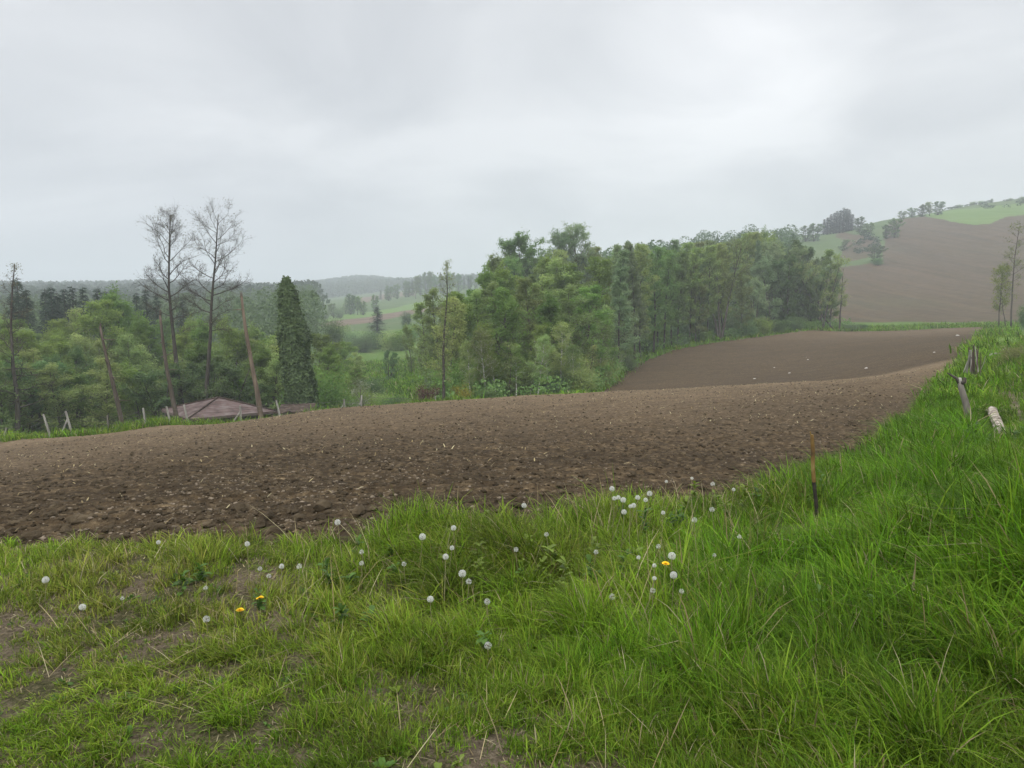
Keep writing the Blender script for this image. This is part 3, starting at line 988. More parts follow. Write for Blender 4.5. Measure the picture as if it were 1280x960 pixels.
def tree_mesh(kind, seed, H, tr, cb, spread, prof, nl, leafn, leafs, leafm, barkm, sub=6, twig=4, ang=(25, 60), wob=.12, spreadleaf=.17, forks=1, lean=0.0, droop=.3, inner=.35, fine=1.0):
    random.seed(seed)
    global rng
    rng = np.random.default_rng(seed)
    mb = MB()
    sites = []
    trunks = []
    if leafn > 5000:
        sub, twig = int(sub * 1.3), twig + 2
    for fk in range(forks):
        base = np.array([random.uniform(-.25, .25), random.uniform(-.25, .25), -0.3]) * (1 if forks > 1 else 0.0) + np.array([0, 0, -.3])
        d0 = np.array([random.gauss(0, .02), random.gauss(0, .02), 1]) if forks == 1 else np.array([random.gauss(0, .22), random.gauss(0, .22), 1])
        d0[0] += lean
        pts = curve(base, d0, H * random.uniform(.86, 1.0) if fk else H, 10, .022 + wob * .12, .03)
        rad = [tr * (1.25 if i == 0 else 1) * (1 - .93 * (i / 10) ** .9) + .012 for i in range(11)]
        mb.tube(pts, rad, 8, jit=.06)
        trunks.append((pts, rad))
    for i in range(nl):
        pts, rad = random.choice(trunks)
        t = cb + (0.985 - cb) * ((i + random.random()) / nl)
        f = t * 10
        k = min(int(f), 9)
        p = pts[k] + (pts[k + 1] - pts[k]) * (f - k)
        rr0 = rad[k] * (1 - (f - k)) + rad[k + 1] * (f - k)
        u = (t - cb) / (1 - cb)
        az_ = i * 2.399 + random.uniform(-.6, .6)
        el = R(ang[0] + (ang[1] - ang[0]) * u + random.uniform(-14, 14))
        L = spread * prof(u) * random.uniform(.6, 1.15)
        d = np.array([math.cos(az_) * math.cos(el), math.sin(az_) * math.cos(el), math.sin(el)])
        bp = curve(p, d, L, 5, wob, .06)
        r0 = max(min(rr0 * .55, L * .022), .008)
        mb.tube(bp, [r0 * (1 - .8 * j / 5) for j in range(6)], 5, cap=False)
        lush_ = random.choice([.45, .8, 1, 1.2, 1.5])
        for s in range(sub):
            q = random.uniform(inner, 1.0) * 5
            kk = min(int(q), 4)
            sp_ = bp[kk] + (bp[kk + 1] - bp[kk]) * (q - kk)
            sd = norm(norm(bp[kk + 1] - bp[kk]) + np.array([random.gauss(0, .7), random.gauss(0, .7), random.gauss(.1, .5)]))
            SL = L * random.uniform(.2, .5) * (1.15 - .5 * q / 5) + .2
            spn = curve(sp_, sd, SL, 3, wob * 1.2, .05)
            mb.tube(spn, [r0 * .42 * fine, r0 * .32 * fine, r0 * .2 * fine, r0 * .1 * fine], 3, cap=False)
            sites.append((spn, lush_ * random.uniform(.5, 1.4)))
            for w in range(twig):
                q2 = random.uniform(.15, 1) * 3
                k2 = min(int(q2), 2)
                tp = spn[k2] + (spn[k2 + 1] - spn[k2]) * (q2 - k2)
                td = norm(norm(spn[k2 + 1] - spn[k2]) + np.array([random.gauss(0, .7), random.gauss(0, .7), random.gauss(.05, .5)]))
                tw = curve(tp, td, SL * random.uniform(.25, .6), 2, wob * 1.3, .03)
                mb.tube(tw, [r0 * .2 * fine, r0 * .14 * fine, r0 * .07 * fine], 3, cap=False)
                sites.append((tw, lush_ * random.uniform(.4, 1.5)))
    trunk = mb.mesh(kind + '_trunk', barkm, True)
    if leafn <= 0:
        return trunk, None
    wts = np.array([s[1] for s in sites]); wts /= wts.sum()
    if leafn > 5000:
        leafn, leafs, sub, twig = int(leafn * .95), leafs * 1.12, sub, twig
    idx = rng.choice(len(sites), leafn, p=wts)
    A = np.array([np.stack([s[0][0], s[0][-1]]) for s in sites])
    t = rng.random(leafn)[:, None] ** .7
    P = A[idx, 0] * (1 - t) + A[idx, 1] * t + rng.normal(0, spreadleaf, (leafn, 3)) * np.array([1, 1, .75])
    return trunk, leaves_mesh(kind + '_crown', P, leafs, M[leafm], droop=droop)


def spruce_mesh(seed, H, base_r):
    random.seed(seed)
    mb = MB()
    pts = [np.array([0, 0, -.3 + (H + .3) * i / 8]) for i in range(9)]
    mb.tube(pts, [.2 * (1 - .95 * i / 8) + .01 for i in range(9)], 7)
    P, D = [], []
    Vv = []
    nw = int(H * 4.2)
    for w in range(nw):
        u = (w + .5) / nw
        z = H * (.08 + .91 * u)
        L0 = base_r * (1 - u) ** .85 + .12
        for b in range(random.randint(5, 8)):
            an = random.uniform(0, 2 * PI)
            L = L0 * random.uniform(.6, 1.15)
            z = H * (.08 + .91 * min(1, u + random.uniform(-.03, .03)))
            dz = -.28 + .55 * u
            for k in range(int(4 + L * 7)):
                f = (k + random.random()) / (4 + L * 7)
                c = np.array([math.cos(an) * L * f, math.sin(an) * L * f, z + dz * L * f + .12 * L * f * f])
                sl = (.16 + .22 * (1 - f)) * random.uniform(.7, 1.4)
                side = random.choice((-1, 1)) * random.uniform(.3, 1.2)
                d = norm(np.array([math.cos(an + side), math.sin(an + side), random.uniform(-.75, .05)]))
                s = norm(np.cross(d, np.array([random.gauss(0, .4), random.gauss(0, .4), 1]))) * .05
                Vv += [c - s, c + s, c + d * sl * 1.5 + s * .3, c + d * sl * 1.5 - s * .3]
    Vv = np.array(Vv)
    return mb.mesh('spruce_trunk', M['bark_dark'], True), quads_mesh('spruce_crown', Vv, np.arange(len(Vv)).reshape(-1, 4), mats=[M['needle']])


def bush_mesh(kind, seed, H, W, n, leafs, leafm, stems=9, hollow=.2):
    random.seed(seed)
    global rng
    rng = np.random.default_rng(seed)
    mb = MB()
    blobs = []
    for i in range(stems):
        an = random.uniform(0, 2 * PI)
        d = np.array([math.cos(an) * W * .5 / H * random.uniform(.2, 1), math.sin(an) * W * .5 / H * random.uniform(.2, 1), 1])
        L = H * random.uniform(.65, 1.0)
        c = curve(np.array([random.uniform(-.15, .15) * W * .3, random.uniform(-.15, .15) * W * .3, -.1]), d, L, 5, .12, 0)
        mb.tube(c, [.03 * H / 3 * (1 - .85 * j / 5) + .004 for j in range(6)], 4, cap=False)
        for j in range(1, 6):
            for _ in range(3):
                tw = curve(c[j], np.array([random.gauss(0, 1), random.gauss(0, 1), random.gauss(.3, .5)]), W * random.uniform(.1, .28), 2, .2, .05)
                mb.tube(tw, [.008 * H / 3 + .002, .005, .002], 3, cap=False)
                blobs.append((tw[-1], random.uniform(.3, 1.6)))
                blobs.append((tw[1], random.uniform(.2, 1)))
    w = np.array([b[1] for b in blobs]); w /= w.sum()
    idx = rng.choice(len(blobs), n, p=w)
    C = np.array([b[0] for b in blobs])[idx]
    P = C + rng.normal(0, 1, (n, 3)) * np.array([W * .085, W * .085, H * .075])
    P[:, 2] = np.abs(P[:, 2])
    return mb.mesh(kind + '_stems', M['bark_dark']), leaves_mesh(kind + '_foliage', P, leafs, M[leafm])


PROTO = {}


def proto(key, H, parts):
    # the height the mesh really reaches, leaving out a few stray tips
    zs = []
    for _, me in parts:
        co = np.empty(len(me.vertices) * 3, np.float32)
        me.vertices.foreach_get('co', co)
        zs.append(co[2::3])
    zs = np.concatenate(zs)
    PROTO[key] = (float(np.percentile(zs, 99.85)), parts)


T = tree_mesh
#      key, (height, [(part name, mesh)...])
def dec(key, H, *a, **k):
    tr, cr = T(key, a[0], H, *a[1:], **k)
    proto(key, H, [('trunk', tr)] + ([('crown', cr)] if cr else []))


dec('fresh_a', 12, 11, .15, .12, 2.7, prof_round, 34, 15000, .16, 'leaf_fresh', M['bark'], sub=7, twig=4)
dec('fresh_b', 12, 12, .14, .08, 2.2, prof_tall, 38, 15000, .15, 'leaf_fresh', M['bark'], sub=7, twig=4)
dec('pale_a', 12, 13, .13, .12, 2.3, prof_round, 34, 13000, .15, 'leaf_pale', M['bark'], sub=7, twig=4)
dec('pale_b', 13, 14, .13, .13, 1.9, prof_tall, 36, 11500, .15, 'leaf_pale', M['bark'], sub=7, twig=4)
dec('birch_a', 10, 15, .075, .3, 1.5, prof_tall, 28, 7500, .12, 'leaf_pale', M['bark_birch'], sub=6, twig=4, droop=.8, lean=.04)
dec('birch_b', 10, 16, .07, .35, 1.35, prof_tall, 28, 7000, .12, 'leaf_fresh', M['bark_birch'], sub=6, twig=4, droop=.8, lean=-.05)
dec('alder_a', 17, 17, .16, .22, 2.1, prof_tall, 46, 17000, .17, 'leaf_mid', M['bark_dark'], sub=7, twig=4, ang=(15, 55))
dec('alder_b', 17, 18, .15, .2, 1.9, prof_cone, 46, 16000, .17, 'leaf_grey', M['bark_dark'], sub=7, twig=4, ang=(15, 50))
dec('alder_c', 17, 19, .15, .26, 2.3, prof_tall, 44, 17000, .17, 'leaf_pale', M['bark_dark'], sub=7, twig=4, ang=(15, 55))
dec('round_a', 18, 20, .26, .2, 4.6, prof_dome, 60, 30000, .2, 'leaf_mid', M['bark_dark'], sub=9, twig=5, wob=.16)
dec('round_b', 18, 21, .24, .28, 4.4, prof_dome, 46, 15000, .2, 'leaf_grey', M['bark_dark'], sub=8, twig=5, wob=.16, inner=.45)
dec('willow_a', 14, 22, .2, .1, 3.6, prof_round, 44, 26000, .17, 'leaf_grey', M['bark_dark'], sub=9, twig=4, forks=3)
dec('willow_b', 12, 23, .2, .06, 3.3, prof_round, 44, 26000, .16, 'leaf_dark', M['bark_dark'], sub=9, twig=4, forks=3)
dec('sparse_a', 13, 24, .15, .35, 2.4, prof_top, 30, 3600, .15, 'leaf_pale', M['bark_dark'], sub=7, twig=5, forks=2)
dec('vase', 18, 25, .24, .34, 4.0, prof_top, 30, 8500, .17, 'leaf_pale', M['bark'], sub=9, twig=5, ang=(55, 72), forks=3)
dec('bare_a', 19, 26, .24, .5, 3.1, prof_round, 26, 1300, .10, 'catkin', M['bark_dark'], sub=13, twig=13, ang=(10, 55), wob=.16, inner=.25, fine=.62, lean=-.075)
dec('bare_b', 20, 27, .25, .5, 3.5, prof_tall, 26, 1200, .10, 'catkin', M['bark_dark'], sub=13, twig=13, ang=(0, 55), wob=.16, inner=.25, fine=.62, lean=-.065)
dec('bare_c', 15, 28, .2, .3, 2.4, prof_cone, 34, 900, .10, 'catkin', M['bark_dark'], sub=9, twig=9, ang=(0, 50), wob=.2, inner=.2, fine=.7)
dec('snag', 15, 29, .19, .18, 1.5, prof_round, 40, 2600, .13, 'leaf_olive', M['bark_dark'], sub=6, twig=4, ang=(-10, 40), wob=.25, inner=.2)
dec('thin', 12, 30, .11, .3, 1.3, prof_tall, 30, 1600, .13, 'leaf_olive', M['bark_dark'], sub=6, twig=5, ang=(-5, 45), wob=.2)
dec('lime', 7, 31, .08, .3, 1.6, prof_round, 26, 2600, .15, 'leaf_lime', M['bark_dark'], sub=6, twig=4)
dec('sapling', 4, 32, .05, .25, 1.3, prof_round, 20, 1300, .11, 'blossom', M['bark'], sub=5, twig=4)
for k, (s, br) in enumerate(((41, 2.3), (42, 1.9), (43, 2.6))):
    a_, b_ = spruce_mesh(s, 12, br)
    proto('spruce_%s' % 'abc'[k], 12, [('trunk', a_), ('crown', b_)])
for key, s, H, W, n, ls, lm in (('bush_green', 51, 3, 4.0, 9000, .13, 'leaf_fresh'), ('bush_dark', 52, 3, 3.8, 10000, .13, 'leaf_dark'), ('bush_grey', 53, 3, 4.2, 9000, .13, 'leaf_grey'), ('bush_pale', 57, 3, 3.8, 7000, .13, 'leaf_pale'),
                                ('bush_yellow', 54, 1.6, 1.7, 3600, .07, 'leaf_yellow'), ('bush_red', 55, 2, 1.7, 4200, .08, 'leaf_red'), ('bush_olive', 56, 2, 2.6, 4200, .1, 'leaf_olive')):
    a_, b_ = bush_mesh(key, s, H, W, n, ls, lm)
    proto(key, H, [('stems', a_), ('foliage', b_)])
random.seed(99)
rng = np.random.default_rng(99)


def plant(key, name, px, r, H, label, cat='tree', group=None, sxy=1.0, p=None, rz=None, sink=0.1):
    H0, parts = PROTO[key]
    p = at(px, r) if p is None else p
    s = H / H0
    o = empty(name, (p.x, p.y, p.z - sink), random.uniform(0, 2 * PI) if rz is None else rz, (s * sxy, s * sxy, s))
    tag(o, label, cat, group)
    for nm, me in parts:
        add(nm, me, o)
    return o


def plant_top(key, name, px, r, top, label, cat='tree', group=None, sxy=1.0, rz=None, **k):
    """height chosen so that the top reaches photo row 'top'"""
    p = at(px, r)
    H = max(z_of(px, top, r) - p.z, 0.5)
    return plant(key, name, px, r, H, label, cat, group, sxy * min(1.35, (PROTO[key][0] / H) ** .35), p, rz, **k)
# ------------------------------------------------------------------ the wood behind the fence (left)
def lerp(tab, x):
    return float(np.interp(x, [t[0] for t in tab], [t[1] for t in tab]))


LW = 'leafy green tree crowded into the wood behind the wire fence'
LG = 'trees in the wood behind the fence'
for r, top, step, keys in ((61, 446, 24, ('fresh_a', 'fresh_b', 'pale_a', 'willow_b')), (70, 418, 24, ('fresh_a', 'fresh_b', 'pale_a', 'fresh_b')), (80, 402, 26, ('fresh_a', 'fresh_b', 'pale_a')),
                           (92, 395, 30, ('fresh_a', 'fresh_b', 'pale_a', 'alder_a'))):
    x = -330 if r < 90 else -200
    while x < 352:
        xx = x + random.uniform(-8, 8)
        tp = top + random.uniform(-12, 16) + (12 if xx > 300 else 0)
        if not (330 < xx < 405 and r < 66):
            plant_top(random.choice(keys), 'leafy_tree', xx, r + random.uniform(-3, 3), tp, LW, 'tree', LG, sxy=1.12)
        x += step * random.uniform(.8, 1.2)
plant_top('fresh_b', 'leafy_tree', 160, 84, 357, 'tallest fresh green tree top standing among the spruces of the left wood', 'tree', sxy=1.25)
plant_top('fresh_a', 'leafy_tree', 145, 82, 374, 'fresh green tree just left of the tallest leafy top by the spruces', 'tree', sxy=1.2)
plant_top('willow_b', 'leafy_tree', 92, 63, 432, 'dark green bushy tree standing out in the pale left wood', 'tree', sxy=.8)
SPL = 'dark spruce rising behind the pale trees of the left wood'
for px, tp, r in ((30, 347, 108), (40, 362, 104), (22, 366, 106), (63, 361, 110), (71, 359, 107), (78, 366, 108), (87, 361, 112), (97, 358, 112), (110, 359, 110), (128, 361, 112), (137, 364, 112), (176, 366, 112), (188, 362, 110), (200, 368, 112),
                  (-40, 360, 112), (-70, 352, 112), (-110, 362, 112), (-160, 350, 112), (233, 372, 116)):
    lab = 'tallest dark spruce at the left end of the row behind the wood' if px == 30 else SPL
    plant_top(random.choice(('spruce_a', 'spruce_b', 'spruce_c')), 'spruce_tree', px, r, tp, lab, 'tree', None if px == 30 else 'spruces behind the left wood', sxy=1.05)

plant_top('bare_a', 'bare_alder', 226, 60, 255, 'tall almost leafless alder, left one of the high pair over the hut', 'tree', rz=0, sxy=.95)
plant_top('bare_b', 'bare_alder', 254, 58, 248, 'tall almost leafless alder, right one of the high pair over the hut', 'tree', rz=0, sxy=.88)
plant_top('bare_c', 'bare_alder', 16, 57, 326, 'dark bare alder at the left edge beside the tallest spruce', 'tree', rz=1.0)
plant_top('snag', 'dead_tree', 555, 50, 323, 'dark upright dead tree with short twigs standing alone behind the field crest', 'tree', rz=.7, sxy=.8)

# ivy-clad trunk
def ivy_tree():
    r = 52
    b = at(381, r); top = z_of(366, 349, r)
    H = top - b.z
    o = empty('ivy_tree', b)
    tag(o, 'dead trunk wrapped from foot to top in dark green ivy', 'tree')
    ax = (366 - 384) / F * r * 1.05
    mb = MB()
    mb.tube([(ax * t, 0, H * t - .2) for t in np.linspace(0, .98, 8)], [.3 - .14 * t for t in np.linspace(0, 1, 8)], 8, jit=.1)
    mb.build('trunk', M['bark_dark'], o)
    n = 42000
    g = np.random.default_rng(5)
    t = g.random(n) ** 1.1
    an = g.uniform(0, 2 * PI, n)
    rad = 1.22 - .26 * t - .42 * smooth(.62, .98, t)
    lump = fbm(an * 1.6, t * 11, 44, 3)
    rad = rad * (.58 + .7 * lump) * np.sqrt(g.uniform(.4, 1, n)) + (g.random(n) < .06) * g.uniform(0, .4, n)
    rad = np.where(t > .93, rad * np.sqrt(np.clip((1.01 - t) / .08, 0, 1)), rad)
    P = np.stack([ax * t + np.cos(an) * rad, np.sin(an) * rad, H * t + g.normal(0, .1, n)], 1)
    P[:, 2] = np.clip(P[:, 2], 0.02, None)
    nor = np.stack([np.cos(an), np.sin(an), np.full(n, .5)], 1)
    add('ivy', leaves_mesh('ivy', P, .14, M['ivy'], .8, .5, normals=nor * 2), o)


ivy_tree()


def snag_trunk(bpx, bpy, tpx, tpy, r, w, mat, label, kink=0.0, stub=True):
    b = at(bpx, r, bpy)
    zt = z_of(tpx, tpy, r)
    a, _ = slope_dir(tpx, tpy)
    tpt = np.array([r * math.sin(a), r * math.cos(a), zt])
    bb = np.array(b)
    bb[2] -= .2
    if bpy:      # keep the lean seen in the picture down to the hidden foot
        zb = z_of(bpx, bpy, r)
        k = (zb - bb[2]) / max(tpt[2] - zb, .1)
        bb[0] -= (tpt[0] - bb[0]) * k * .9
        bb[1] -= (tpt[1] - bb[1]) * k * .9
    o = empty('bare_snag', tuple(b))
    tag(o, label, 'dead tree')
    n = 10
    pts = []
    for i in range(n + 1):
        t = i / n
        p = bb * (1 - t) + tpt * t - np.array(b)
        p = p + np.array([math.sin(t * 5 + kink) * .07, math.cos(t * 4) * .05, 0])
        pts.append(p)
    rad = [w * .5 * (1.25 - .75 * i / n) for i in range(n + 1)]
    mb = MB()
    mb.tube(pts, rad, 9, jit=.12)
    # the snapped, splintered end
    for k in range(5):
        e = pts[-1] + np.array([random.uniform(-.5, .5) * w * .4, random.uniform(-.5, .5) * w * .4, 0])
        mb.tube([e - np.array([0, 0, .1]), e + np.array([random.uniform(-.05, .05), 0, random.uniform(.1, .4)])], [w * .13, .01], 4)
    mb.build('trunk', mat, o, True)
    for k in range(9 if stub else 4):
        sb = MB()
        t = random.uniform(.35, .97)
        i = min(int(t * n), n - 1)
        p = pts[i]
        an = random.uniform(0, 2 * PI)
        d = np.array([math.cos(an), math.sin(an), random.uniform(-.3, .6)])
        L = random.uniform(.2, .8)
        sb.tube(curve(p, d, L, 3, .2, 0), [.035, .028, .02, .008], 4)
        sb.build('branch_stub', mat, o)


snag_trunk(152, 533, 127, 408, 50, .26, M['deadwood'], 'leaning dead trunk with broken top, leftmost of the three behind the fence', stub=True)
snag_trunk(217, 500, 200, 394, 52, .28, M['deadwood'], 'leaning grey brown dead trunk just left of the bare alder pair', 1.5)
snag_trunk(325, 524, 303, 370, 46, .27, M['peeled'], 'leaning dead trunk with peeled orange wood beside the hut', .6, stub=False)


# ------------------------------------------------------------------ hut and lean-to in the valley
M['roof_red'] = noisy_mat('red_roof_sheet', [(0.3, (0.06, 0.042, 0.038)), (0.5, (0.115, 0.077, 0.07)), (0.62, (0.14, 0.108, 0.1)), (0.8, (0.19, 0.16, 0.15))], 1.6, 5, .7, .2, 14, .01)
M['roof_rust'] = noisy_mat('rusty_roof_sheet', [(0.3, (0.03, 0.023, 0.018)), (0.55, (0.07, 0.051, 0.04)), (0.8, (0.15, 0.115, 0.09))], 2.2, 5, .85, .1, 14, .01)
M['plank'] = noisy_mat('dark_plank', [(0.3, (0.045, 0.037, 0.03)), (0.6, (0.1, 0.085, 0.07)), (0.8, (0.17, 0.15, 0.13))], 3, 5, .9, .1, 15, .01, stretch=(4, 4, .5))


def hut():
    ctr = at(272, 54.5)
    z_e = z_of(265, 518.5, 52.5)
    z_a = z_of(265, 497.5, 54.5)
    g = ctr.z
    o = empty('hut', (ctr.x, ctr.y, g), R(40))
    tag(o, 'low hut with a reddish hipped sheet roof behind the wire fence', 'hut')
    w, d = 2.9, 2.9
    ze, za = z_e - g, z_a - g
    rf = MB()
    ns = 9
    cs = [(-w, -d), (w, -d), (w, d), (-w, d)]
    rl = .35
    for k in range(4):
        a, b = np.array([*cs[k], ze]), np.array([*cs[(k + 1) % 4], ze])
        ap = np.array([0, 0, za])
        for i in range(ns):                # sheets with a small lap at each course
            t0, t1 = i / ns, (i + 1) / ns
            lift = np.array([0, 0, .009])
            p = [a * (1 - t0) + ap * t0 + lift, b * (1 - t0) + ap * t0 + lift, b * (1 - t1) + ap * t1, a * (1 - t1) + ap * t1]
            rf.face(p)
            rf.face([p[0] - lift * 1.6, p[1] - lift * 1.6, p[1], p[0]])
        rf.face([a - np.array([0, 0, .14]), b - np.array([0, 0, .14]), b + np.array([0, 0, .03]), a + np.array([0, 0, .03])])
    rf.face([(x, y, ze - .12) for x, y in reversed(cs)])
    roof = rf.build('roof', M['roof_red'], o)
    rc = MB()
    for x, y in cs:
        rc.tube([(x, y, ze + .05), (0, 0, za + .05)], [.05, .05], 5)
    rc.build('ridge_cap', M['roof_rust'], roof)
    for sx, sy, nx in ((0, -1, 0), (1, 0, 1), (0, 1, 0), (-1, 0, 1)):
        wl = MB()
        for i in range(16):
            f = -1 + (i + .5) / 8
            hgt = ze - .13 - random.uniform(.0, .06)
            if sx == 1 and -.4 < f < .15:
                if wl.v:
                    wl.build('wall', M['plank'], o)
                    wl = MB()
                continue
            c = (sx * (w - .55) if nx else f * (w - .55), sy * (d - .55) if not nx else f * (d - .55), hgt / 2)
            wl.box(c, (.03 if nx else (w - .55) / 8.4, (d - .55) / 8.4 if nx else .03, hgt))
        wl.build('wall', M['plank'], o)
    dr = MB()
    dr.box((w - .62, -(d - .55) * .13, (ze - .2) / 2), (.04, 1.05, ze - .25))
    dr.build('door', M['bark_dark'], o)
    for x, y in cs:
        pb = MB()
        pb.tube([(x * .93, y * .93, -.3), (x * .93, y * .93, ze - .05)], [.08, .075], 7)
        pb.build('post', M['post_grey'], o)


hut()


def shelter():
    c = at(370, 49.3)
    ze = z_of(370, 513, 48.2) - c.z
    o = empty('lean_to', c, R(10))
    tag(o, 'small lean to shelter with rusty sagging roof at the foot of the ivy trunk', 'shelter')
    mb = MB()
    nx = 14
    for i in range(nx):
        x0, x1 = -1.1 + 2.2 * i / nx, -1.1 + 2.2 * (i + 1) / nx
        k0, k1 = .03 * (i % 2), .03 * ((i + 1) % 2)
        mb.face([(x0, -1.1, ze - .1 + k0 - .05 * math.sin(i)), (x1, -1.1, ze - .1 + k1 - .05 * math.sin(i + 1)), (x1, 1.2, ze + .12 + k1), (x0, 1.2, ze + .12 + k0)])
        mb.face([(x1, -1.1, ze - .17 + k1 - .05 * math.sin(i + 1)), (x0, -1.1, ze - .17 + k0 - .05 * math.sin(i)), (x0, 1.2, ze + .07 + k0), (x1, 1.2, ze + .07 + k1)])
        mb.face([(x0, -1.1, ze - .17 + k0 - .05 * math.sin(i)), (x1, -1.1, ze - .17 + k1 - .05 * math.sin(i + 1)), (x1, -1.1, ze - .1 + k1 - .05 * math.sin(i + 1)), (x0, -1.1, ze - .1 + k0 - .05 * math.sin(i))])
    mb.build('roof', M['roof_rust'], o)
    for x in (-1, 0, 1):
        for y, h in ((-1, ze - .12), (1.1, ze + .05)):
            pb = MB()
            pb.tube([(x, y, -.3), (x + .03, y, h)], [.06, .05], 6)
            pb.build('post', M['post_grey'], o)
    wb = MB()
    for i in range(12):
        wb.box((-1 + 2 * (i + .5) / 12, 1.02, (ze - .02) / 2), (.15, .03, ze - .02 - random.uniform(0, .08)))
    wb.build('back_wall', M['plank'], o)


shelter()


# ------------------------------------------------------------------ wire fence beyond the field
def fence():
    P = [(-260, 566, -264, 538), (-180, 562, -182, 534), (-110, 558, -113, 531), (-50, 554, -54, 526), (5, 551, 8, 536), (63, 546, 54, 518), (90, 542, 82, 514), (136, 540, 134, 519), (183, 536, 179, 510), (213, 533, 208, 508),
         (237, 532, 230, 506), (301, 528, 300, 507), (351, 525, 345, 500), (430, 516, 430, 499), (452, 515, 452, 494), (545, 508, 544, 500)]
    BR = {6: (78, 537), 11: (291, 526), 13: (423, 515), 14: (443, 515)}
    pts = []
    for bx, by, tx, ty in P:
        _, r = hit(bx, by, 34, 60)
        r = min(r, r_far(slope_dir(bx, by)[0]) + 2.6)
        r = max(r, float(r_far(slope_dir(bx, by)[0])) + 1.4)
        a, _ = slope_dir(bx, by)
        b = np.array([r * math.sin(a), r * math.cos(a), gz(r * math.sin(a), r * math.cos(a))])
        a2, _ = slope_dir(tx, ty)
        t = np.array([r * math.sin(a2), r * math.cos(a2), z_of(tx, ty, r)])
        t[2] = max(t[2], b[2] + .5)
        pts.append((b, t, r))
    o = empty('wire_fence', pts[5][0])
    tag(o, 'old wire fence on pale crooked wooden posts along the far field edge', 'fence')
    off = pts[5][0]
    for i, (b, t, r) in enumerate(pts):
        mb = MB()
        w = .058 if i not in (4, 7, 15) else .04
        mid = (b + t) / 2 + np.array([random.uniform(-.03, .03), 0, 0])
        mb.tube([b - (t - b) * .3 - off, mid - off, t - off], [w, w * .95, w * .8], 7, jit=.08)
        mb.build('post', M['post'] if i not in (7,) else M['post_grey'], o)
        if i in BR:
            px, py = BR[i]
            a, _ = slope_dir(px, py)
            f = np.array([r * math.sin(a), r * math.cos(a), z_of(px, py, r) - .1])
            mb = MB()
            mb.tube([f - off, b + (t - b) * .72 - off], [.045, .04], 6, jit=.1)
            mb.build('brace', M['post'], o)
    for lv in (.16, .36, .56, .74, .92):
        mb = MB()
        line = []
        for i, (b, t, r) in enumerate(pts[:-1]):
            p0 = b + (t - b) * lv
            b2, t2, _ = pts[i + 1]
            p1 = b2 + (t2 - b2) * lv
            for k in range(6):
                u = k / 6
                line.append(p0 * (1 - u) + p1 * u - np.array([0, 0, .12 * math.sin(PI * u)]) - off)
        mb.tube(line, [.008] * len(line), 3, cap=False)
        mb.build('wire', M['wire'], o)


fence()

# ------------------------------------------------------------------ the valley between the woods
VB = 'rounded green shrub in the valley between the two woods'
plant_top('bush_dark', 'tree', 417, 140, 398, 'small dark round tree at the lower edge of the far strip fields', 'tree', sxy=.75)
plant_top('spruce_c', 'conical_tree', 473, 190, 383, 'small conical dark tree in front of the strip fields', 'tree', sxy=1.9)
plant_top('willow_b', 'round_shrub', 487, 98, 437, 'biggest round shrub on the valley meadow, grey at its foot', 'shrub', sxy=.75)
plant_top('fresh_b', 'meadow_tree', 515, 102, 404, 'left of two slim dark trunked trees on the valley meadow', 'tree', sxy=.75)
plant_top('pale_a', 'meadow_tree', 527, 106, 415, 'right of two slim dark trunked trees on the valley meadow', 'tree', sxy=.75)
for px, r, tp, key in ((402, 64, 428, 'fresh_b'), (412, 66, 442, 'pale_a'), (425, 68, 450, 'fresh_a'), (438, 72, 456, 'fresh_b'), (398, 80, 416, 'fresh_a'), (418, 84, 432, 'fresh_b'), (445, 88, 440, 'pale_a'), (365, 62, 405, 'pale_b'), (345, 66, 418, 'pale_a'),
                       (405, 58, 455, 'bush_green'), (390, 60, 460, 'bush_green'), (340, 60, 440, 'pale_a'), (322, 62, 428, 'fresh_b'), (430, 100, 426, 'fresh_a')):
    plant_top(key, 'valley_tree' if not key.startswith('bush') else 'valley_shrub', px, r, tp, 'young green tree in the thicket right of the ivy trunk' if not key.startswith('bush') else 'low green bush at the foot of the thicket by the ivy trunk', 'tree' if not key.startswith('bush') else 'shrub',
              'thicket right of the ivy trunk' if not key.startswith('bush') else 'bushes by the ivy trunk', sxy=1.1)
for px, r, tp, key in ((455, 150, 415, 'bush_grey'), (470, 155, 414, 'bush_dark'), (488, 150, 413, 'bush_pale'), (502, 148, 412, 'bush_green'), (440, 160, 410, 'bush_grey'), (515, 165, 404, 'bush_green'), (535, 160, 400, 'bush_grey'), (428, 175, 405, 'bush_green'), (545, 145, 405, 'bush_green')):
    plant_top(key, 'hedge_shrub', px, r, tp, 'grey green shrub in the hedge below the strip fields', 'shrub', 'hedge below the strip fields', sxy=1.25)
for px, r, tp, key in ((428, 76, 478, 'bush_green'), (440, 62, 482, 'bush_green'), (470, 64, 488, 'bush_pale'), (485, 60, 492, 'bush_green'), (500, 58, 493, 'bush_dark'), (515, 56, 494, 'bush_green'), (415, 58, 488, 'bush_green'), (460, 80, 470, 'bush_dark')):
    plant_top(key, 'low_bush', px, r, tp, 'low leafy bush on the slope just beyond the field crest', 'shrub', 'bushes beyond the field crest', sxy=1.2)
plant_top('sapling', 'blossoming_sapling', 450, 53, 473, 'small sapling with whitish blossom behind the fence braces', 'tree', sxy=1.0)
plant_top('bush_red', 'copper_shrub', 532, 50, 479, 'reddish brown shrub left of the lone dead tree', 'shrub', sxy=1.1)
plant_top('bush_yellow', 'yellow_shrub', 579, 50.5, 477, 'small yellow flowering shrub at the field crest', 'shrub', sxy=.95)
plant_top('bush_dark', 'dark_shrub', 610, 51, 484, 'small dark shrub right of the yellow shrub at the crest', 'shrub', sxy=.95)
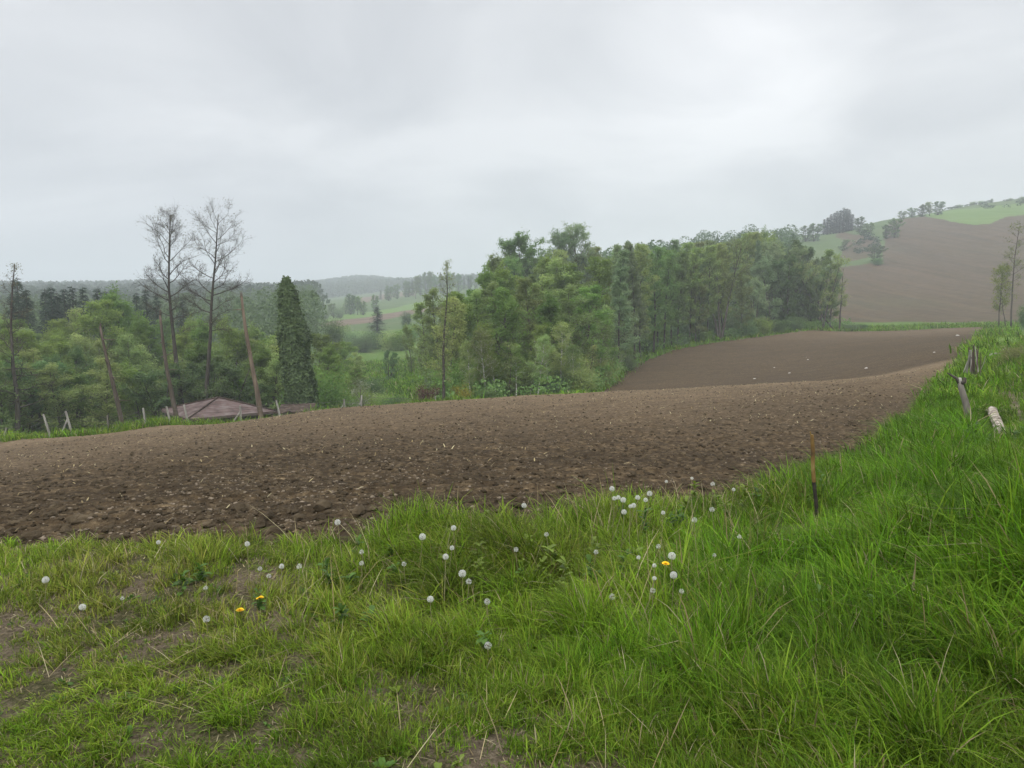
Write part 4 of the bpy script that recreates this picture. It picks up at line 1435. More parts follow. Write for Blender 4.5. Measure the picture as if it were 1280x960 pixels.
for px, r, tp, key in ((440, 330, 367, 'willow_b'), (433, 335, 371, 'willow_a'), (449, 330, 370, 'round_a'), (456, 325, 376, 'willow_b'), (420, 310, 379, 'willow_a'), (408, 300, 383, 'bush_grey'), (426, 305, 383, 'bush_grey')):
    plant_top(key, 'hazy_tree', px, r, tp, 'hazy tree in the dark clump above the far strip fields', 'tree', 'clump above the strip fields')
for i in range(22):
    px = 478 + i * 5.6 + random.uniform(-3, 3)
    tp = lerp([(478, 360), (500, 355), (520, 346), (535, 340), (560, 341), (585, 345), (610, 348)], px) + random.uniform(-2, 4)
    plant_top(random.choice(('willow_b', 'round_a', 'spruce_c', 'willow_b')), 'edge_tree', px, 480 + random.uniform(-20, 40), tp, 'dark tree in the distant wood edge above the far fields', 'tree', 'distant wood edge trees')
plant_top('bush_dark', 'field_bush', 509, 215, 389, 'single tiny dark bush on the brown strip field', 'shrub', sxy=.8)
plant_top('willow_b', 'field_bush', 470, 345, 368, 'small dark tree at the reddish field patch far off', 'tree', sxy=.8)

# ------------------------------------------------------------------ the central wood
SIL = [(545, 356), (585, 350), (605, 347), (625, 328), (650, 312), (670, 308), (690, 302), (715, 298), (740, 300), (760, 308), (800, 304), (850, 306), (880, 303), (905, 296), (940, 292), (965, 290), (985, 306), (1010, 318), (1035, 326), (1052, 332)]


def fr(px):
    return float(r_far(slope_dir(px, 480)[0]))


# front: slender birches and pale saplings along the field edge
x = 590
while x < 775:
    xx = x + random.uniform(-4, 4)
    plant_top(random.choice(('birch_a', 'birch_b', 'birch_a', 'thin')), 'slender_birch', xx, fr(xx) + random.uniform(5, 10), random.uniform(395, 438), 'slender pale stemmed birch at the front edge of the central wood', 'tree', 'birches at the front of the central wood', sxy=1.0)
    x += random.uniform(9, 17)
x = 552
while x < 780:
    xx = x + random.uniform(-4, 4)
    plant_top(random.choice(('bush_green', 'bush_pale', 'bush_grey', 'bush_green')), 'understorey_shrub', xx, max(fr(xx), 47) + random.uniform(8, 14), random.uniform(430, 462), 'leafy understorey shrub beneath the front birches of the central wood', 'shrub', 'understorey under the birches', sxy=1.1)
    x += random.uniform(9, 15)
x = 785
while x < 1000:
    xx = x + random.uniform(-4, 4)
    plant_top(random.choice(('bush_dark', 'bush_grey', 'bush_green', 'bush_dark')), 'understorey_shrub', xx, fr(xx) + random.uniform(9, 16), lerp([(780, 425), (860, 392), (1000, 375)], xx) + random.uniform(-8, 10), 'dim leafy shrub beneath the alder row by the far field', 'shrub', 'understorey under the alders', sxy=1.1)
    x += random.uniform(8, 13)
x = 562
while x < 776:
    xx = x + random.uniform(-4, 4)
    plant_top(random.choice(('pale_a', 'pale_b', 'fresh_b', 'pale_a', 'fresh_a')), 'pale_tree', xx, fr(xx) + random.uniform(11, 17), lerp([(560, 362), (600, 350), (680, 343), (740, 350), (775, 390)], xx) + random.uniform(-10, 22), 'pale green tree in the front part of the central wood',
              'tree', 'pale trees in the central wood', sxy=1.08)
    x += random.uniform(15, 22)
x = 534
while x < 800:
    xx = x + random.uniform(-4, 4)
    plant_top(random.choice(('pale_a', 'fresh_a', 'fresh_b', 'pale_b', 'alder_c')), 'pale_tree', xx, max(fr(xx), 48) + random.uniform(24, 34), lerp(SIL, xx) + 12 + random.uniform(-8, 20), 'pale green tree in the front part of the central wood', 'tree', 'pale trees in the central wood', sxy=1.1)
    x += random.uniform(16, 24)
x = 575
while x < 800:
    xx = x + random.uniform(-4, 4)
    plant_top(random.choice(('alder_a', 'alder_c', 'alder_b')), 'back_tree', xx, max(fr(xx), 48) + random.uniform(46, 70), lerp(SIL, xx) + 10 + random.uniform(-4, 14), 'green tree filling the back of the central wood', 'tree', 'trees at the back of the central wood', sxy=1.15)
    x += random.uniform(15, 22)
plant_top('round_a', 'round_tree', 650, 108, 292, 'broad round crowned tree over the left shoulder of the central wood', 'tree', sxy=1.15)
plant_top('round_b', 'airy_tree', 692, 112, 286, 'open crowned tree with airy leaves just right of the round crowned one', 'tree', sxy=1.0)
plant_top('round_b', 'airy_tree', 722, 114, 279, 'highest open crowned tree top over the central wood', 'tree', rz=2.4, sxy=1.05)
plant_top('round_a', 'round_tree', 628, 104, 318, 'lower dark round tree at the left shoulder of the central wood', 'tree', rz=1.4, sxy=.8)
# the tall alder row beside the far half of the field
AL = 'tall slim alder in the dense row left of the far ploughed slope'
x = 772
while x < 902:
    xx = x + random.uniform(-3, 3)
    plant_top(random.choice(('alder_a', 'alder_b', 'alder_c')), 'alder_tree', xx, fr(xx) + random.uniform(4, 9), lerp(SIL, xx) + random.uniform(-4, 16), AL, 'tree', 'alder row by the far field', sxy=.98)
    x += random.uniform(8, 13)
x = 768
while x < 1000:
    xx = x + random.uniform(-4, 4)
    plant_top(random.choice(('alder_a', 'alder_b', 'alder_c', 'fresh_b')), 'back_tree', xx, fr(xx) + random.uniform(16, 34), lerp(SIL, xx) + random.uniform(-6, 12), 'green tree filling the back of the central wood', 'tree', 'trees at the back of the central wood', sxy=1.1)
    x += random.uniform(11, 17)
x = 985
while x < 1024:
    plant_top(random.choice(('alder_c', 'pale_b', 'alder_b')), 'back_tree', x, fr(x) + random.uniform(26, 50), lerp([(985, 306), (1010, 318), (1024, 328)], x) + random.uniform(-3, 9), 'green tree filling the back of the central wood', 'tree', 'trees at the back of the central wood', sxy=1.15)
    x += random.uniform(8, 12)
plant_top('vase', 'forked_tree', 900, fr(900) + 3.0, 290, 'tall thinly leaved tree with upswept limbs and a torn pale trunk', 'tree', rz=.3, sxy=.95)
for px, tp, key, dr in ((868, 330, 'pale_a', 5), (925, 335, 'pale_a', 5), (940, 345, 'willow_a', 5), (952, 300, 'alder_b', 14), (935, 300, 'willow_a', 18), (965, 320, 'willow_a', 7), (982, 318, 'willow_b', 7), (1000, 322, 'willow_a', 8), (972, 302, 'willow_a', 16), (990, 300, 'willow_b', 18),
                        (1008, 345, 'willow_b', 6), (1015, 335, 'willow_a', 12)):
    plant_top(key, 'willow_tree', px, fr(px) + dr, tp, 'dense grey green willow at the right end of the central wood', 'tree', 'willows at the right end of the central wood', sxy=.9)
for px, tp, key, rz in ((1028, 318, 'sparse_a', .3), (1046, 322, 'sparse_a', 2.0)):
    plant_top(key, 'sparse_tree', px, fr(px) + 3.5, tp, 'thin leaved tree with dark forked trunks, %s of the pair ending the wood' % ('left' if px < 1040 else 'right'), 'tree', rz=rz, sxy=1.1)
plant_top('pale_b', 'sparse_tree', 1034, fr(1034) + 8, 312, 'pale slim tree behind the dark trunked pair ending the wood', 'tree')
for px, tp in ((880, 412), (930, 400), (950, 395), (972, 398), (992, 395), (1012, 400), (850, 420), (1060, 402), (1075, 404)):
    plant_top(random.choice(('bush_dark', 'bush_grey', 'bush_green')), 'edge_bush', px, fr(px) + 4, tp, 'low bush at the field edge under the right half of the central wood', 'shrub', 'bushes under the central wood', sxy=1.2)

# ------------------------------------------------------------------ right side
plant_top('thin', 'thin_tree', 1259, 122, 274, 'tall thin nearly bare tree at the right edge below the brown hillside', 'tree', rz=.6, sxy=.95)
plant_top('thin', 'thin_tree', 1252, 124, 345, 'short thin bare tree just left of the tall thin one at right', 'tree', rz=2.0, sxy=.8)
plant_top('lime', 'lime_tree', 1244, 123, 328, 'yellow green young tree beside the tall thin tree at right', 'tree', sxy=.85)
plant_top('bush_dark', 'dark_shrub', 1279, 118, 380, 'dark shrub at the right edge beyond the field end', 'shrub', sxy=.7)
plant_top('bush_olive', 'twiggy_shrub', 1270, 36, 424, 'low twiggy shrub at the right edge beside the fallen branch', 'shrub', sxy=1.1)
plant_top('bush_pale', 'twiggy_shrub', 1256, 52, 418, 'pale low shrub on the bank behind the fallen branch', 'shrub', sxy=1.1)
HBASE = {1116: 275, 1128: 273, 1141: 272, 1150: 271, 1160: 270, 986: 301, 1000: 302, 1010: 302, 1066: 291, 1078: 293, 1098: 299, 1108: 298, 1086: 328, 1044: 314, 1090: 331, 970: 306, 955: 309}


for px, r, tp, key, nm, lab, s_ in ((986, 372, 286, 'willow_b', 'hill_tree', None, 1), (1000, 372, 282, 'willow_b', 'hill_tree', None, 1.1), (1010, 374, 279, 'willow_b', 'hill_tree', None, 1), (1022, 385, 274, 'spruce_a', 'hill_spruce', None, 1.5), (1030, 388, 268, 'spruce_c', 'hill_spruce', None, 1.5),
                                    (1037, 390, 264, 'spruce_a', 'hill_spruce', None, 1.5), (1045, 390, 260, 'spruce_c', 'hill_spruce', None, 1.7), (1052, 392, 262, 'spruce_a', 'hill_spruce', None, 1.5), (1026, 386, 272, 'spruce_b', 'hill_spruce', None, 1.8), (1034, 392, 266, 'spruce_b', 'hill_spruce', None, 1.8), (1041, 388, 263, 'spruce_b', 'hill_spruce', None, 1.8), (1049, 394, 261, 'spruce_b', 'hill_spruce', None, 1.8), (1056, 390, 268, 'spruce_a', 'hill_spruce', None, 1.8), (1066, 380, 271, 'willow_b', 'hill_tree', None, .95),
                                    (1078, 385, 278, 'willow_b', 'hill_tree', None, 1), (1098, 365, 281, 'willow_b', 'hill_tree', None, .9), (1108, 366, 273, 'willow_b', 'hill_tree', None, .9), (1086, 318, 306, 'willow_b', 'hill_bush', 'round dark bush standing alone on the brown hillside', 1),
                                    (1044, 330, 299, 'willow_a', 'hill_bush', 'green bush at the green strip above the wood end', 1), (1090, 300, 322, 'bush_dark', 'hill_bush', 'tiny bush just below the lone hillside bush', 1), (1116, 425, 264, 'willow_b', 'hill_tree', None, 1.1), (1128, 428, 260, 'willow_b', 'hill_tree', None, 1.1),
                                    (1141, 432, 256, 'willow_b', 'hill_tree', None, 1.0), (1150, 434, 253, 'round_a', 'hill_tree', None, 1.0), (1160, 436, 252, 'willow_b', 'hill_tree', None, 1.0), (1202, 490, 252, 'bush_grey', 'hill_tree', None, 1.1), (1212, 490, 251, 'bush_grey', 'hill_tree', None, 1.2),
                                    (1225, 490, 249, 'willow_b', 'hill_tree', None, 1.1), (1186, 480, 256, 'bush_grey', 'hill_tree', None, 1.3), (1248, 495, 248, 'bush_grey', 'hill_tree', None, 1.2), (1263, 495, 246, 'bush_grey', 'hill_tree', None, 1.2), (1279, 495, 241, 'willow_b', 'hill_tree', None, 1.0),
                                    (1300, 495, 238, 'willow_b', 'hill_tree', None, 1), (970, 372, 290, 'willow_a', 'hill_tree', None, 1), (955, 370, 293, 'willow_a', 'hill_tree', None, 1)):
    if px in HBASE:
        r = hit(px, HBASE[px], 170, 520)[1]
        s_ *= 1.35
    if lab:
        plant_top(key, nm, px, r, tp, lab, 'shrub', sxy=s_)
    elif nm == 'hill_spruce':
        plant_top(key, nm, px, r, tp, 'dark conifer in the tight clump on the hilltop', 'tree', 'conifer clump on the hilltop', sxy=s_)
    elif px > 1110:
        plant_top(key, nm, px, r, tp, 'dark bush along the skyline beside the bright green hilltop field', 'shrub', 'bushes along the right skyline', sxy=s_)
    else:
        plant_top(key, nm, px, r, tp, 'dark round tree beside the conifer clump on the hilltop', 'tree', 'round trees on the hilltop', sxy=s_)


# ------------------------------------------------------------------ masses of foliage nobody could count
def crown_mass(name, label, pts, H, Wd, per, size, mat, cat='wood'):
    """pts (n,3) crown feet; leaf clumps spread through each crown"""
    g = np.random.default_rng(17)
    n = len(pts)
    h = H * g.uniform(.65, 1.25, n)
    w = Wd * g.uniform(.7, 1.3, n)
    con = g.random(n) < .07
    k = per
    t = g.random((n, k)) ** .8
    an = g.uniform(0, 2 * PI, (n, k))
    prof = np.where(con[:, None], 1.02 - t, np.sqrt(np.clip(1 - (2 * t - .9) ** 2 / 1.25, 0.02, 1)))
    rad = w[:, None] * .5 * prof * np.sqrt(g.uniform(.25, 1, (n, k)))
    P = np.stack([pts[:, 0:1] + np.cos(an) * rad, pts[:, 1:2] + np.sin(an) * rad, pts[:, 2:3] + h[:, None] * (.1 + .9 * t)], -1).reshape(-1, 3)
    global rng
    rng = g
    me = leaves_mesh(name, P, size, mat, .75)
    tag(add(name, me), label, cat, kind='stuff')


def region_pts(n, px0, px1, r0, r1, cond=None):
    g = np.random.default_rng(n)
    a = g.uniform(slope_dir(px0, 480)[0], slope_dir(px1, 480)[0], n)
    r = np.sqrt(g.uniform(r0 ** 2, r1 ** 2, n))
    x, y = r * np.sin(a), r * np.cos(a)
    z = ground(x, y)
    if cond is not None:
        px, py = project(x, y, z)
        ok = cond(px, py, r, x, y)
        x, y, z = x[ok], y[ok], z[ok]
    return np.stack([x, y, z], 1)


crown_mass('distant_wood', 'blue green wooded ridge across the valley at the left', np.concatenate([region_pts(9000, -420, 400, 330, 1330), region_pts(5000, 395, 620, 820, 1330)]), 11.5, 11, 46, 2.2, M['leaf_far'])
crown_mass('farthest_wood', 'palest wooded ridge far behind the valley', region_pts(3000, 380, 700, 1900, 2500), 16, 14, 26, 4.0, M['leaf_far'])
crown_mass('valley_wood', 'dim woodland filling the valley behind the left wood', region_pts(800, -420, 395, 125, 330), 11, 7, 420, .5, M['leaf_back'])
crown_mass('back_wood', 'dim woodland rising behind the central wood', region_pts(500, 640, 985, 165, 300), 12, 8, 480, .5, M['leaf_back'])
# undergrowth: low leafy tangle along the feet of both woods
u1 = region_pts(900, -420, 340, 55, 66)
u2 = region_pts(3000, 560, 1062, 47, 165, lambda px, py, r, x, y: (r > r_far(np.arctan2(x, y)) + 4) & (r < r_far(np.arctan2(x, y)) + 16))
crown_mass('undergrowth', 'low leafy tangle along the feet of the woods', np.concatenate([u1, u2]), 1.5, 2.4, 75, .2, M['leaf_mid'], 'undergrowth')
crown_mass('hill_scrub', 'thin scrub in green margins of the hillside', np.concatenate([region_pts(90, 1070, 1300, 430, 520, lambda px, py, r, x, y: py < 262), region_pts(40, 1062, 1100, 300, 372, lambda px, py, r, x, y: (py > 280) & (px < 1098) & (py < 335))]), 1.3, 3.4, 60, .5, M['leaf_far'], 'scrub')


# ------------------------------------------------------------------ things on the right bank and in the field
M['stake'] = noisy_mat('ochre_stake', [(0.28, (0.05, 0.035, 0.02)), (0.46, (0.17, 0.1, 0.032)), (0.6, (0.25, 0.185, 0.07)), (0.75, (0.34, 0.29, 0.17))], 9, 4, .8, .15, 50, .004, stretch=(1, 1, .6))
M['stake_foot'] = noisy_mat('dark_stake_foot', [(0.3, (0.018, 0.016, 0.014)), (0.7, (0.06, 0.05, 0.042))], 14, 4, .9, .1, 50, .004)


def marker_stake():
    b, r = hit(1021, 652)
    zt = z_of(1014, 539, r)
    a, _ = slope_dir(1014, 539)
    t = Vector((r * math.sin(a), r * math.cos(a), zt)) - b
    o = empty('marker_stake', b)
    tag(o, 'thin weathered stake, ochre above and blackened below, upright in the tall grass', 'stake')
    low, up_ = MB(), MB()
    v = lambda f: np.array(t) * f + np.array([math.sin(f * 9) * .004, 0, 0])
    low.tube([v(-.25), v(0), v(.2), v(.44)], [.0135, .0135, .0135, .014], 9, jit=.08)
    up_.tube([v(.44), v(.47), v(.62), v(.8), v(.93), v(.965)], [.0145, .015, .0145, .015, .0145, .012], 9, jit=.1)
    up_.tube([v(.955) + np.array([-.007, 0, 0]), v(1.0) + np.array([-.01, 0, 0])], [.007, .003], 5)
    low.build('foot', M['stake_foot'], o)
    up_.build('shaft', M['stake'], o)


marker_stake()


def forked_post():
    b, r = hit(1214, 534)
    def w(px, py):
        a, _ = slope_dir(px, py)
        return np.array([r * math.sin(a), r * math.cos(a), z_of(px, py, r)]) - np.array(b)
    o = empty('forked_post', b)
    tag(o, 'leaning grey forked post with pale cut top in the bank grass', 'post')
    mb = MB()
    mb.tube([w(1217, 550), w(1212, 525), w(1207, 503), w(1202, 487), w(1200, 478)], [.062, .06, .056, .052, .048], 11, jit=.06)
    sh = mb.build('shaft', M['post_grey'], o, True)
    c = MB()
    c.tube([w(1200.5, 481), w(1199.5, 476), w(1200, 472)], [.05, .044, .024], 9, jit=.12)
    c.build('cut_top', M['post'], o, True)
    for P, rd in (([w(1199, 480), w(1194, 473), w(1188, 468.5), w(1184, 466)], [.034, .028, .02, .01]), ([w(1201, 480), w(1203, 477), w(1205, 475), w(1207, 472)], [.036, .04, .036, .024])):
        m2 = MB()
        P[1] = P[1] + np.array([0, -.05, 0])
        m2.tube(P, rd, 7, jit=.1)
        m2.build('branch', M['bark_dark'], o, True)


forked_post()


def stake_bundle():
    b, r = hit(1217, 474)
    def w(px, py, dy=0):
        a, _ = slope_dir(px, py)
        rr_ = r + dy
        return np.array([rr_ * math.sin(a), rr_ * math.cos(a), z_of(px, py, r)]) - np.array(b)
    o = empty('stake_bundle', b)
    tag(o, 'bundle of upright bare poles and split stakes standing at the right field edge', 'stakes')
    S = [(1216, 480, 1211, 434, .05, 0), (1219, 480, 1217, 432, .055, 0), (1222, 480, 1221, 436, .045, 0), (1224, 478, 1226, 440, .03, 0), (1208, 466, 1212, 438, .05, 1), (1206, 463, 1213, 444, .035, 1), (1216, 478, 1215, 459, .05, 1), (1213, 470, 1214, 437, .04, 1), (1224, 472, 1219, 433, .035, 1), (1221, 474, 1223, 433, .03, 0), (1226, 462, 1232, 445, .018, 1), (1214, 479, 1216, 440, .04, 0), (1220, 478, 1214, 446, .035, 0)]
    for i, (bx, by, tx, ty, wd, pale) in enumerate(S):
        mb = MB()
        p0, p1 = w(bx, by, random.uniform(-.25, .25)), w(tx, ty, random.uniform(-.1, .1))
        mb.tube([p0 - (p1 - p0) * .15, (p0 + p1) / 2 + np.array([random.uniform(-.03, .03), 0, 0]), p1], [wd * .72, wd * .62, wd * .4], 6, jit=.2)
        mb.build('stake', M['post'] if pale else M['deadwood'], o)


stake_bundle()


def wood_log():
    p0, _ = hit(1240, 519)
    p1, _ = hit(1251, 546)
    p0.z += .09; p1.z += .06
    o = empty('pale_log', p0)
    tag(o, 'pale crumbling log lying in the bank grass right of the forked post', 'log')
    mb = MB()
    d = np.array(p1 - p0)
    L = np.linalg.norm(d)
    if L > 4.5: d *= 4.5 / L
    mb.tube([d * t for t in np.linspace(0, 1, 9)], [.1 * random.uniform(.9, 1.1) * (1 - .2 * t) for t in np.linspace(0, 1, 9)], 11, jit=.1)
    mb.build('log', M['rot'], o)


M['rot'] = noisy_mat('rotten_wood', [(0.38, (0.06, 0.048, 0.036)), (0.47, (0.27, 0.23, 0.18)), (0.66, (0.52, 0.47, 0.41))], 8, 5, .9, .1, 30, .02)
wood_log()


def fallen_branch():
    p0, r = hit(1236, 450)
    a, _ = slope_dir(1270, 449)
    q = np.array([r * math.sin(a), r * math.cos(a), gz(r * math.sin(a), r * math.cos(a))]) - np.array(p0)
    o = empty('fallen_branch', p0)
    tag(o, 'long pale branch lying across the grass behind the stake bundle', 'branch')
    mb = MB()
    mb.tube([q * t + np.array([0, math.sin(t * 7) * .06, .22 + .06 * math.sin(t * 5)]) for t in np.linspace(0, 1, 8)], [.04 * (1 - .6 * t) for t in np.linspace(0, 1, 8)], 7, jit=.12)
    for t, dx in ((.35, .35), (.6, .3), (.8, -.25)):
        p = q * t + np.array([0, 0, .25])
        mb.tube([p, p + np.array([dx * .6, .05, .2]), p + np.array([dx, .1, .25])], [.025, .018, .008], 5)
    mb.build('branch', M['post'], o)


fallen_branch()

M['stone'] = noisy_mat('pale_stone', [(0.3, (0.34, 0.32, 0.29)), (0.7, (0.62, 0.6, 0.56))], 5, 4, .9, .1, 15, .01)


def stone_mesh(seed):
    p = ICV * 1.0
    q = 1 + .5 * (fbm(p[:, 0] * 1.2 + seed, p[:, 1] * 1.2 + p[:, 2] + seed * 3, seed, 2) - .5)
    return quads_mesh('pale_stone', p * q[:, None] * np.array([1, .8, .6]), ICF, mats=[M['stone']], smooth_=True)


SM = [stone_mesh(3), stone_mesh(5), stone_mesh(8)]
for i, (px, py, s) in enumerate(((943, 474, .17), (968, 460, .16), (987, 467, .18), (1010, 450, .17), (1083, 461, .19), (1168, 441, .15), (1197, 420, .3), (754, 490, .13), (1008, 447, .1))):
    p, r = hit(px, py, 8, 200)
    o = add('pale_stone', SM[i % 3])
    o.location = p + Vector((0, 0, s * .1)); o.scale = (s * .68,) * 3; o.rotation_euler = (0, 0, i * 1.3)
    tag(o, 'pale stone on the ploughed slope beyond the crest' if i not in (6, 7) else ('largest pale stone near the far end of the ploughed field' if i == 6 else 'pale stone on the field crest in front of the birches'), 'stone', 'pale stones on the far slope' if i not in (6, 7) else None)


# ------------------------------------------------------------------ dandelions
M['stem'] = noisy_mat('dandelion_stem', [(0.3, (0.14, 0.16, 0.06)), (0.7, (0.26, 0.22, 0.11))], 30, 2, .6, .3)
m_, nt_, out_ = newmat('seed_fluff')
p_ = principled(nt_, out_, (0.8, 0.8, 0.77), .8, .1)
t_ = N(nt_, 'ShaderNodeBsdfTranslucent'); t_.inputs['Color'].default_value = (.75, .76, .73, 1)
x_ = N(nt_, 'ShaderNodeMixShader'); x_.inputs[0].default_value = .45
nt_.links.new(p_.outputs[0], x_.inputs[1]); nt_.links.new(t_.outputs[0], x_.inputs[2]); nt_.links.new(x_.outputs[0], out_.inputs['Surface'])
M['fluff'] = m_
M['receptacle'] = noisy_mat('seed_core', [(0.3, (0.1, 0.085, 0.05)), (0.7, (0.22, 0.2, 0.13))], 60, 2, .8, .1)
M['petal'] = noisy_mat('dandelion_petal', [(0.3, (0.75, 0.46, 0.01)), (0.7, (0.9, 0.62, 0.02))], 60, 2, .6, .2)


def fluff_mesh(seed, R0, n=170, part=1.0):
    g = random.Random(seed)
    mb = MB()
    k = 0
    for i in range(n):
        z = 1 - 2 * (i + .5) / n
        if z < -.82 or g.random() > part: continue
        an = i * 2.39996
        d = np.array([math.cos(an) * math.sqrt(1 - z * z), math.sin(an) * math.sqrt(1 - z * z), z])
        u = norm(np.cross(d, np.array([.3, .5, .8]))); v = np.cross(d, u)
        Rr = R0 * g.uniform(.92, 1.05)
        c = d * Rr * .74
        mb.tube([d * R0 * .2, c], [R0 * .012] * 2, 3, cap=False)
        ph = g.uniform(0, 6)
        for q in range(6):
            b = ph + q * PI / 3
            e = d * Rr + (u * math.cos(b) + v * math.sin(b)) * R0 * .3
            w = (u * -math.sin(b) + v * math.cos(b)) * R0 * .025
            mb.face([c, e - w, e + w])
    return mb.mesh('seed_head', M['fluff'])


def core_mesh(R0):
    return quads_mesh('core', ICV * R0 * .26, ICF, mats=[M['receptacle']], smooth_=True)


def stem_mesh(h, bend, seed):
    g = random.Random(seed)
    an = g.uniform(0, 6.28)
    mb = MB()
    mb.tube([(math.cos(an) * bend * ((1 - t) ** 2), math.sin(an) * bend * ((1 - t) ** 2), -h * (1 - t)) for t in np.linspace(0, 1, 7)], [.0026 - .0008 * t for t in np.linspace(0, 1, 7)], 6)
    return mb.mesh('stem', M['stem'])


def petal_mesh():
    mb = MB()
    for ring, (L, el, n) in enumerate(((.02, .15, 22), (.017, .5, 18), (.012, .95, 12))):
        for i in range(n):
            an = 2 * PI * (i + ring * .5) / n
            d = np.array([math.cos(an) * math.cos(el), math.sin(an) * math.cos(el), math.sin(el)])
            s = np.array([-math.sin(an), math.cos(an), 0]) * .0022
            mb.face([s * .5, d * L + s, d * L * 1.05, d * L - s, -s * .5])
    return mb.mesh('flower_head', M['petal'])


CORE = core_mesh(.02)
FL = [fluff_mesh(1, .0195, 125), fluff_mesh(2, .0175, 120), fluff_mesh(3, .0165, 120, .5)]
PET = petal_mesh()
ST = {}
for h in (.1, .16, .22, .28, .34, .4):
    for k in range(2):
        ST[(h, k)] = stem_mesh(h, h * (.12 + .22 * k), int(h * 100) + k)


def dandelion(px, py, h, label, group=None, kind=0):
    p, r = hit(px, py, 1.6, 12, above=h)
    z = float(surf(np.array([p.x]), np.array([p.y]))[0][0])
    p.z += h
    hk = min((.1, .16, .22, .28, .34, .4), key=lambda q: abs(q - (h + .02)))
    yellow = kind == 3
    o = empty('yellow_dandelion' if yellow else 'dandelion_clock', p, random.uniform(0, 6.28), 1.0)
    o.rotation_euler = (random.uniform(-.12, .12), random.uniform(-.12, .12), random.uniform(0, 6.28))
    tag(o, label, 'dandelion', group)
    add('stem', ST[(hk, random.randint(0, 1))], o)
    if yellow:
        add('flower_head', PET, o)
    else:
        hd = add('seed_head', FL[kind], o)
        s = random.choice((.6, .72, .8, .9, 1.0))
        hd.scale = (s, s, s)
        add('core', CORE, hd)


for px, py in ((765, 611), (768, 623), (779, 625), (797, 622), (812, 617), (807, 625), (788, 633), (780, 640), (773, 622), (792, 632)):
    dandelion(px, py, .36, 'white dandelion clock in the dense cluster at the field edge', 'dandelion clocks in the dense cluster', random.choice((0, 0, 1)))
for px, py, h in ((833, 602, .36), (865, 598, .36), (891, 605, .3), (917, 612, .26), (890, 637, .26), (868, 650, .26), (829, 641, .3)):
    dandelion(px, py, h, 'small white dandelion clock against dark soil right of the dense cluster', 'dandelion clocks right of the dense cluster', random.choice((0, 1, 2)))
for px, py in ((798, 697), (818, 723), (842, 719), (818, 707)):
    dandelion(px, py, .28, 'white dandelion clock close round the yellow dandelion in the tall grass', 'dandelion clocks round the yellow flower', 1)
dandelion(840, 695, .3, 'largest white dandelion clock just above the yellow dandelion', None, 0)
dandelion(852, 739, .24, 'lowest dandelion clock below the yellow dandelion', None, 2)
dandelion(832, 705, .28, 'open yellow dandelion flower among white clocks in tall grass', None, 3)
for px, py, h in ((567, 660, .3), (565, 685, .28), (557, 696, .28), (528, 671, .26), (578, 717, .2)):
    dandelion(px, py, h, 'white dandelion clock in the loose group left of centre in the verge', 'dandelion clocks left of centre', random.choice((0, 1)))
dandelion(538, 749, .18, 'single dandelion clock below the loose group left of centre', None, 0)
dandelion(655, 632, .34, 'single white dandelion clock against the soil at the middle field edge', None, 0)
dandelion(422, 653, .3, 'white dandelion clock tall above the verge at the dark field edge', None, 1)
dandelion(309, 680, .26, 'round white dandelion clock on a long straight stem left of the field edge tuft', None, 0)
dandelion(198, 678, .18, 'white dandelion clock in short grass near the left field edge', None, 1)
dandelion(57, 725, .14, 'leftmost white dandelion clock', None, 1)
dandelion(103, 759, .12, 'low white dandelion clock second from the left edge', None, 1)
for px, py, h in ((325, 711, .2), (336, 720, .18), (352, 708, .18), (374, 708, .16)):
    dandelion(px, py, h, 'white dandelion clock in the small row on the bare patch at left', 'dandelion clocks by the bare patch', random.choice((1, 2)))
for px, py, h in ((452, 690, .2), (452, 704, .16)):
    dandelion(px, py, h, 'dim dandelion clock, %s of two close together left of the verge centre' % ('upper' if py < 700 else 'lower'), None, 2)
for px, py, h in ((257, 735, .1), (258, 774, .08), (153, 748, .08)):
    dandelion(px, py, h, 'half blown dandelion clock low in the worn turf at left', 'half blown clocks at left', 2)
for px, py, h in ((924, 671, .26), (893, 694, .26), (816, 738, .22), (609, 752, .16), (586, 727, .18), (683, 668, .24), (745, 690, .22), (505, 705, .16)):
    dandelion(px, py, h, 'small ragged dandelion clock half hidden among the verge grass', 'ragged clocks in the verge', 2)
dandelion(765, 746, .14, 'ragged half blown dandelion clock low in the centre grass', None, 2)
dandelion(823, 683, .26, 'faded dandelion clock above the group round the yellow flower', None, 2)
dandelion(645, 687, .22, 'faint dandelion clock alone in the centre verge', None, 2)
dandelion(610, 807, .08, 'half blown dandelion clock low in the lower centre grass', None, 2)
dandelion(300, 763, .08, 'small yellow dandelion flower on the bare patch at left', None, 3)
dandelion(325, 748, .08, 'tiny yellow dandelion flower just above the other one at left', None, 3)

# ------------------------------------------------------------------ overcast sky, soft sun, air
w = bpy.data.worlds.new('World')
sc.world = w
w.use_nodes = True
nt = w.node_tree
nt.nodes.clear()
SUN_EL, SUN_AZ = R(58), R(200)
sky = N(nt, 'ShaderNodeTexSky', sky_type='NISHITA')
sky.sun_disc = False
sky.sun_elevation = SUN_EL
sky.sun_rotation = SUN_AZ
tc = N(nt, 'ShaderNodeTexCoord')
sep = N(nt, 'ShaderNodeSeparateXYZ')
nt.links.new(tc.outputs['Generated'], sep.inputs[0])
den = N(nt, 'ShaderNodeMath', operation='ADD'); den.inputs[1].default_value = .42
mxz = N(nt, 'ShaderNodeMath', operation='MAXIMUM'); mxz.inputs[1].default_value = 0.0
nt.links.new(sep.outputs['Z'], mxz.inputs[0]); nt.links.new(mxz.outputs[0], den.inputs[0])
dx = N(nt, 'ShaderNodeMath', operation='DIVIDE'); dy = N(nt, 'ShaderNodeMath', operation='DIVIDE')
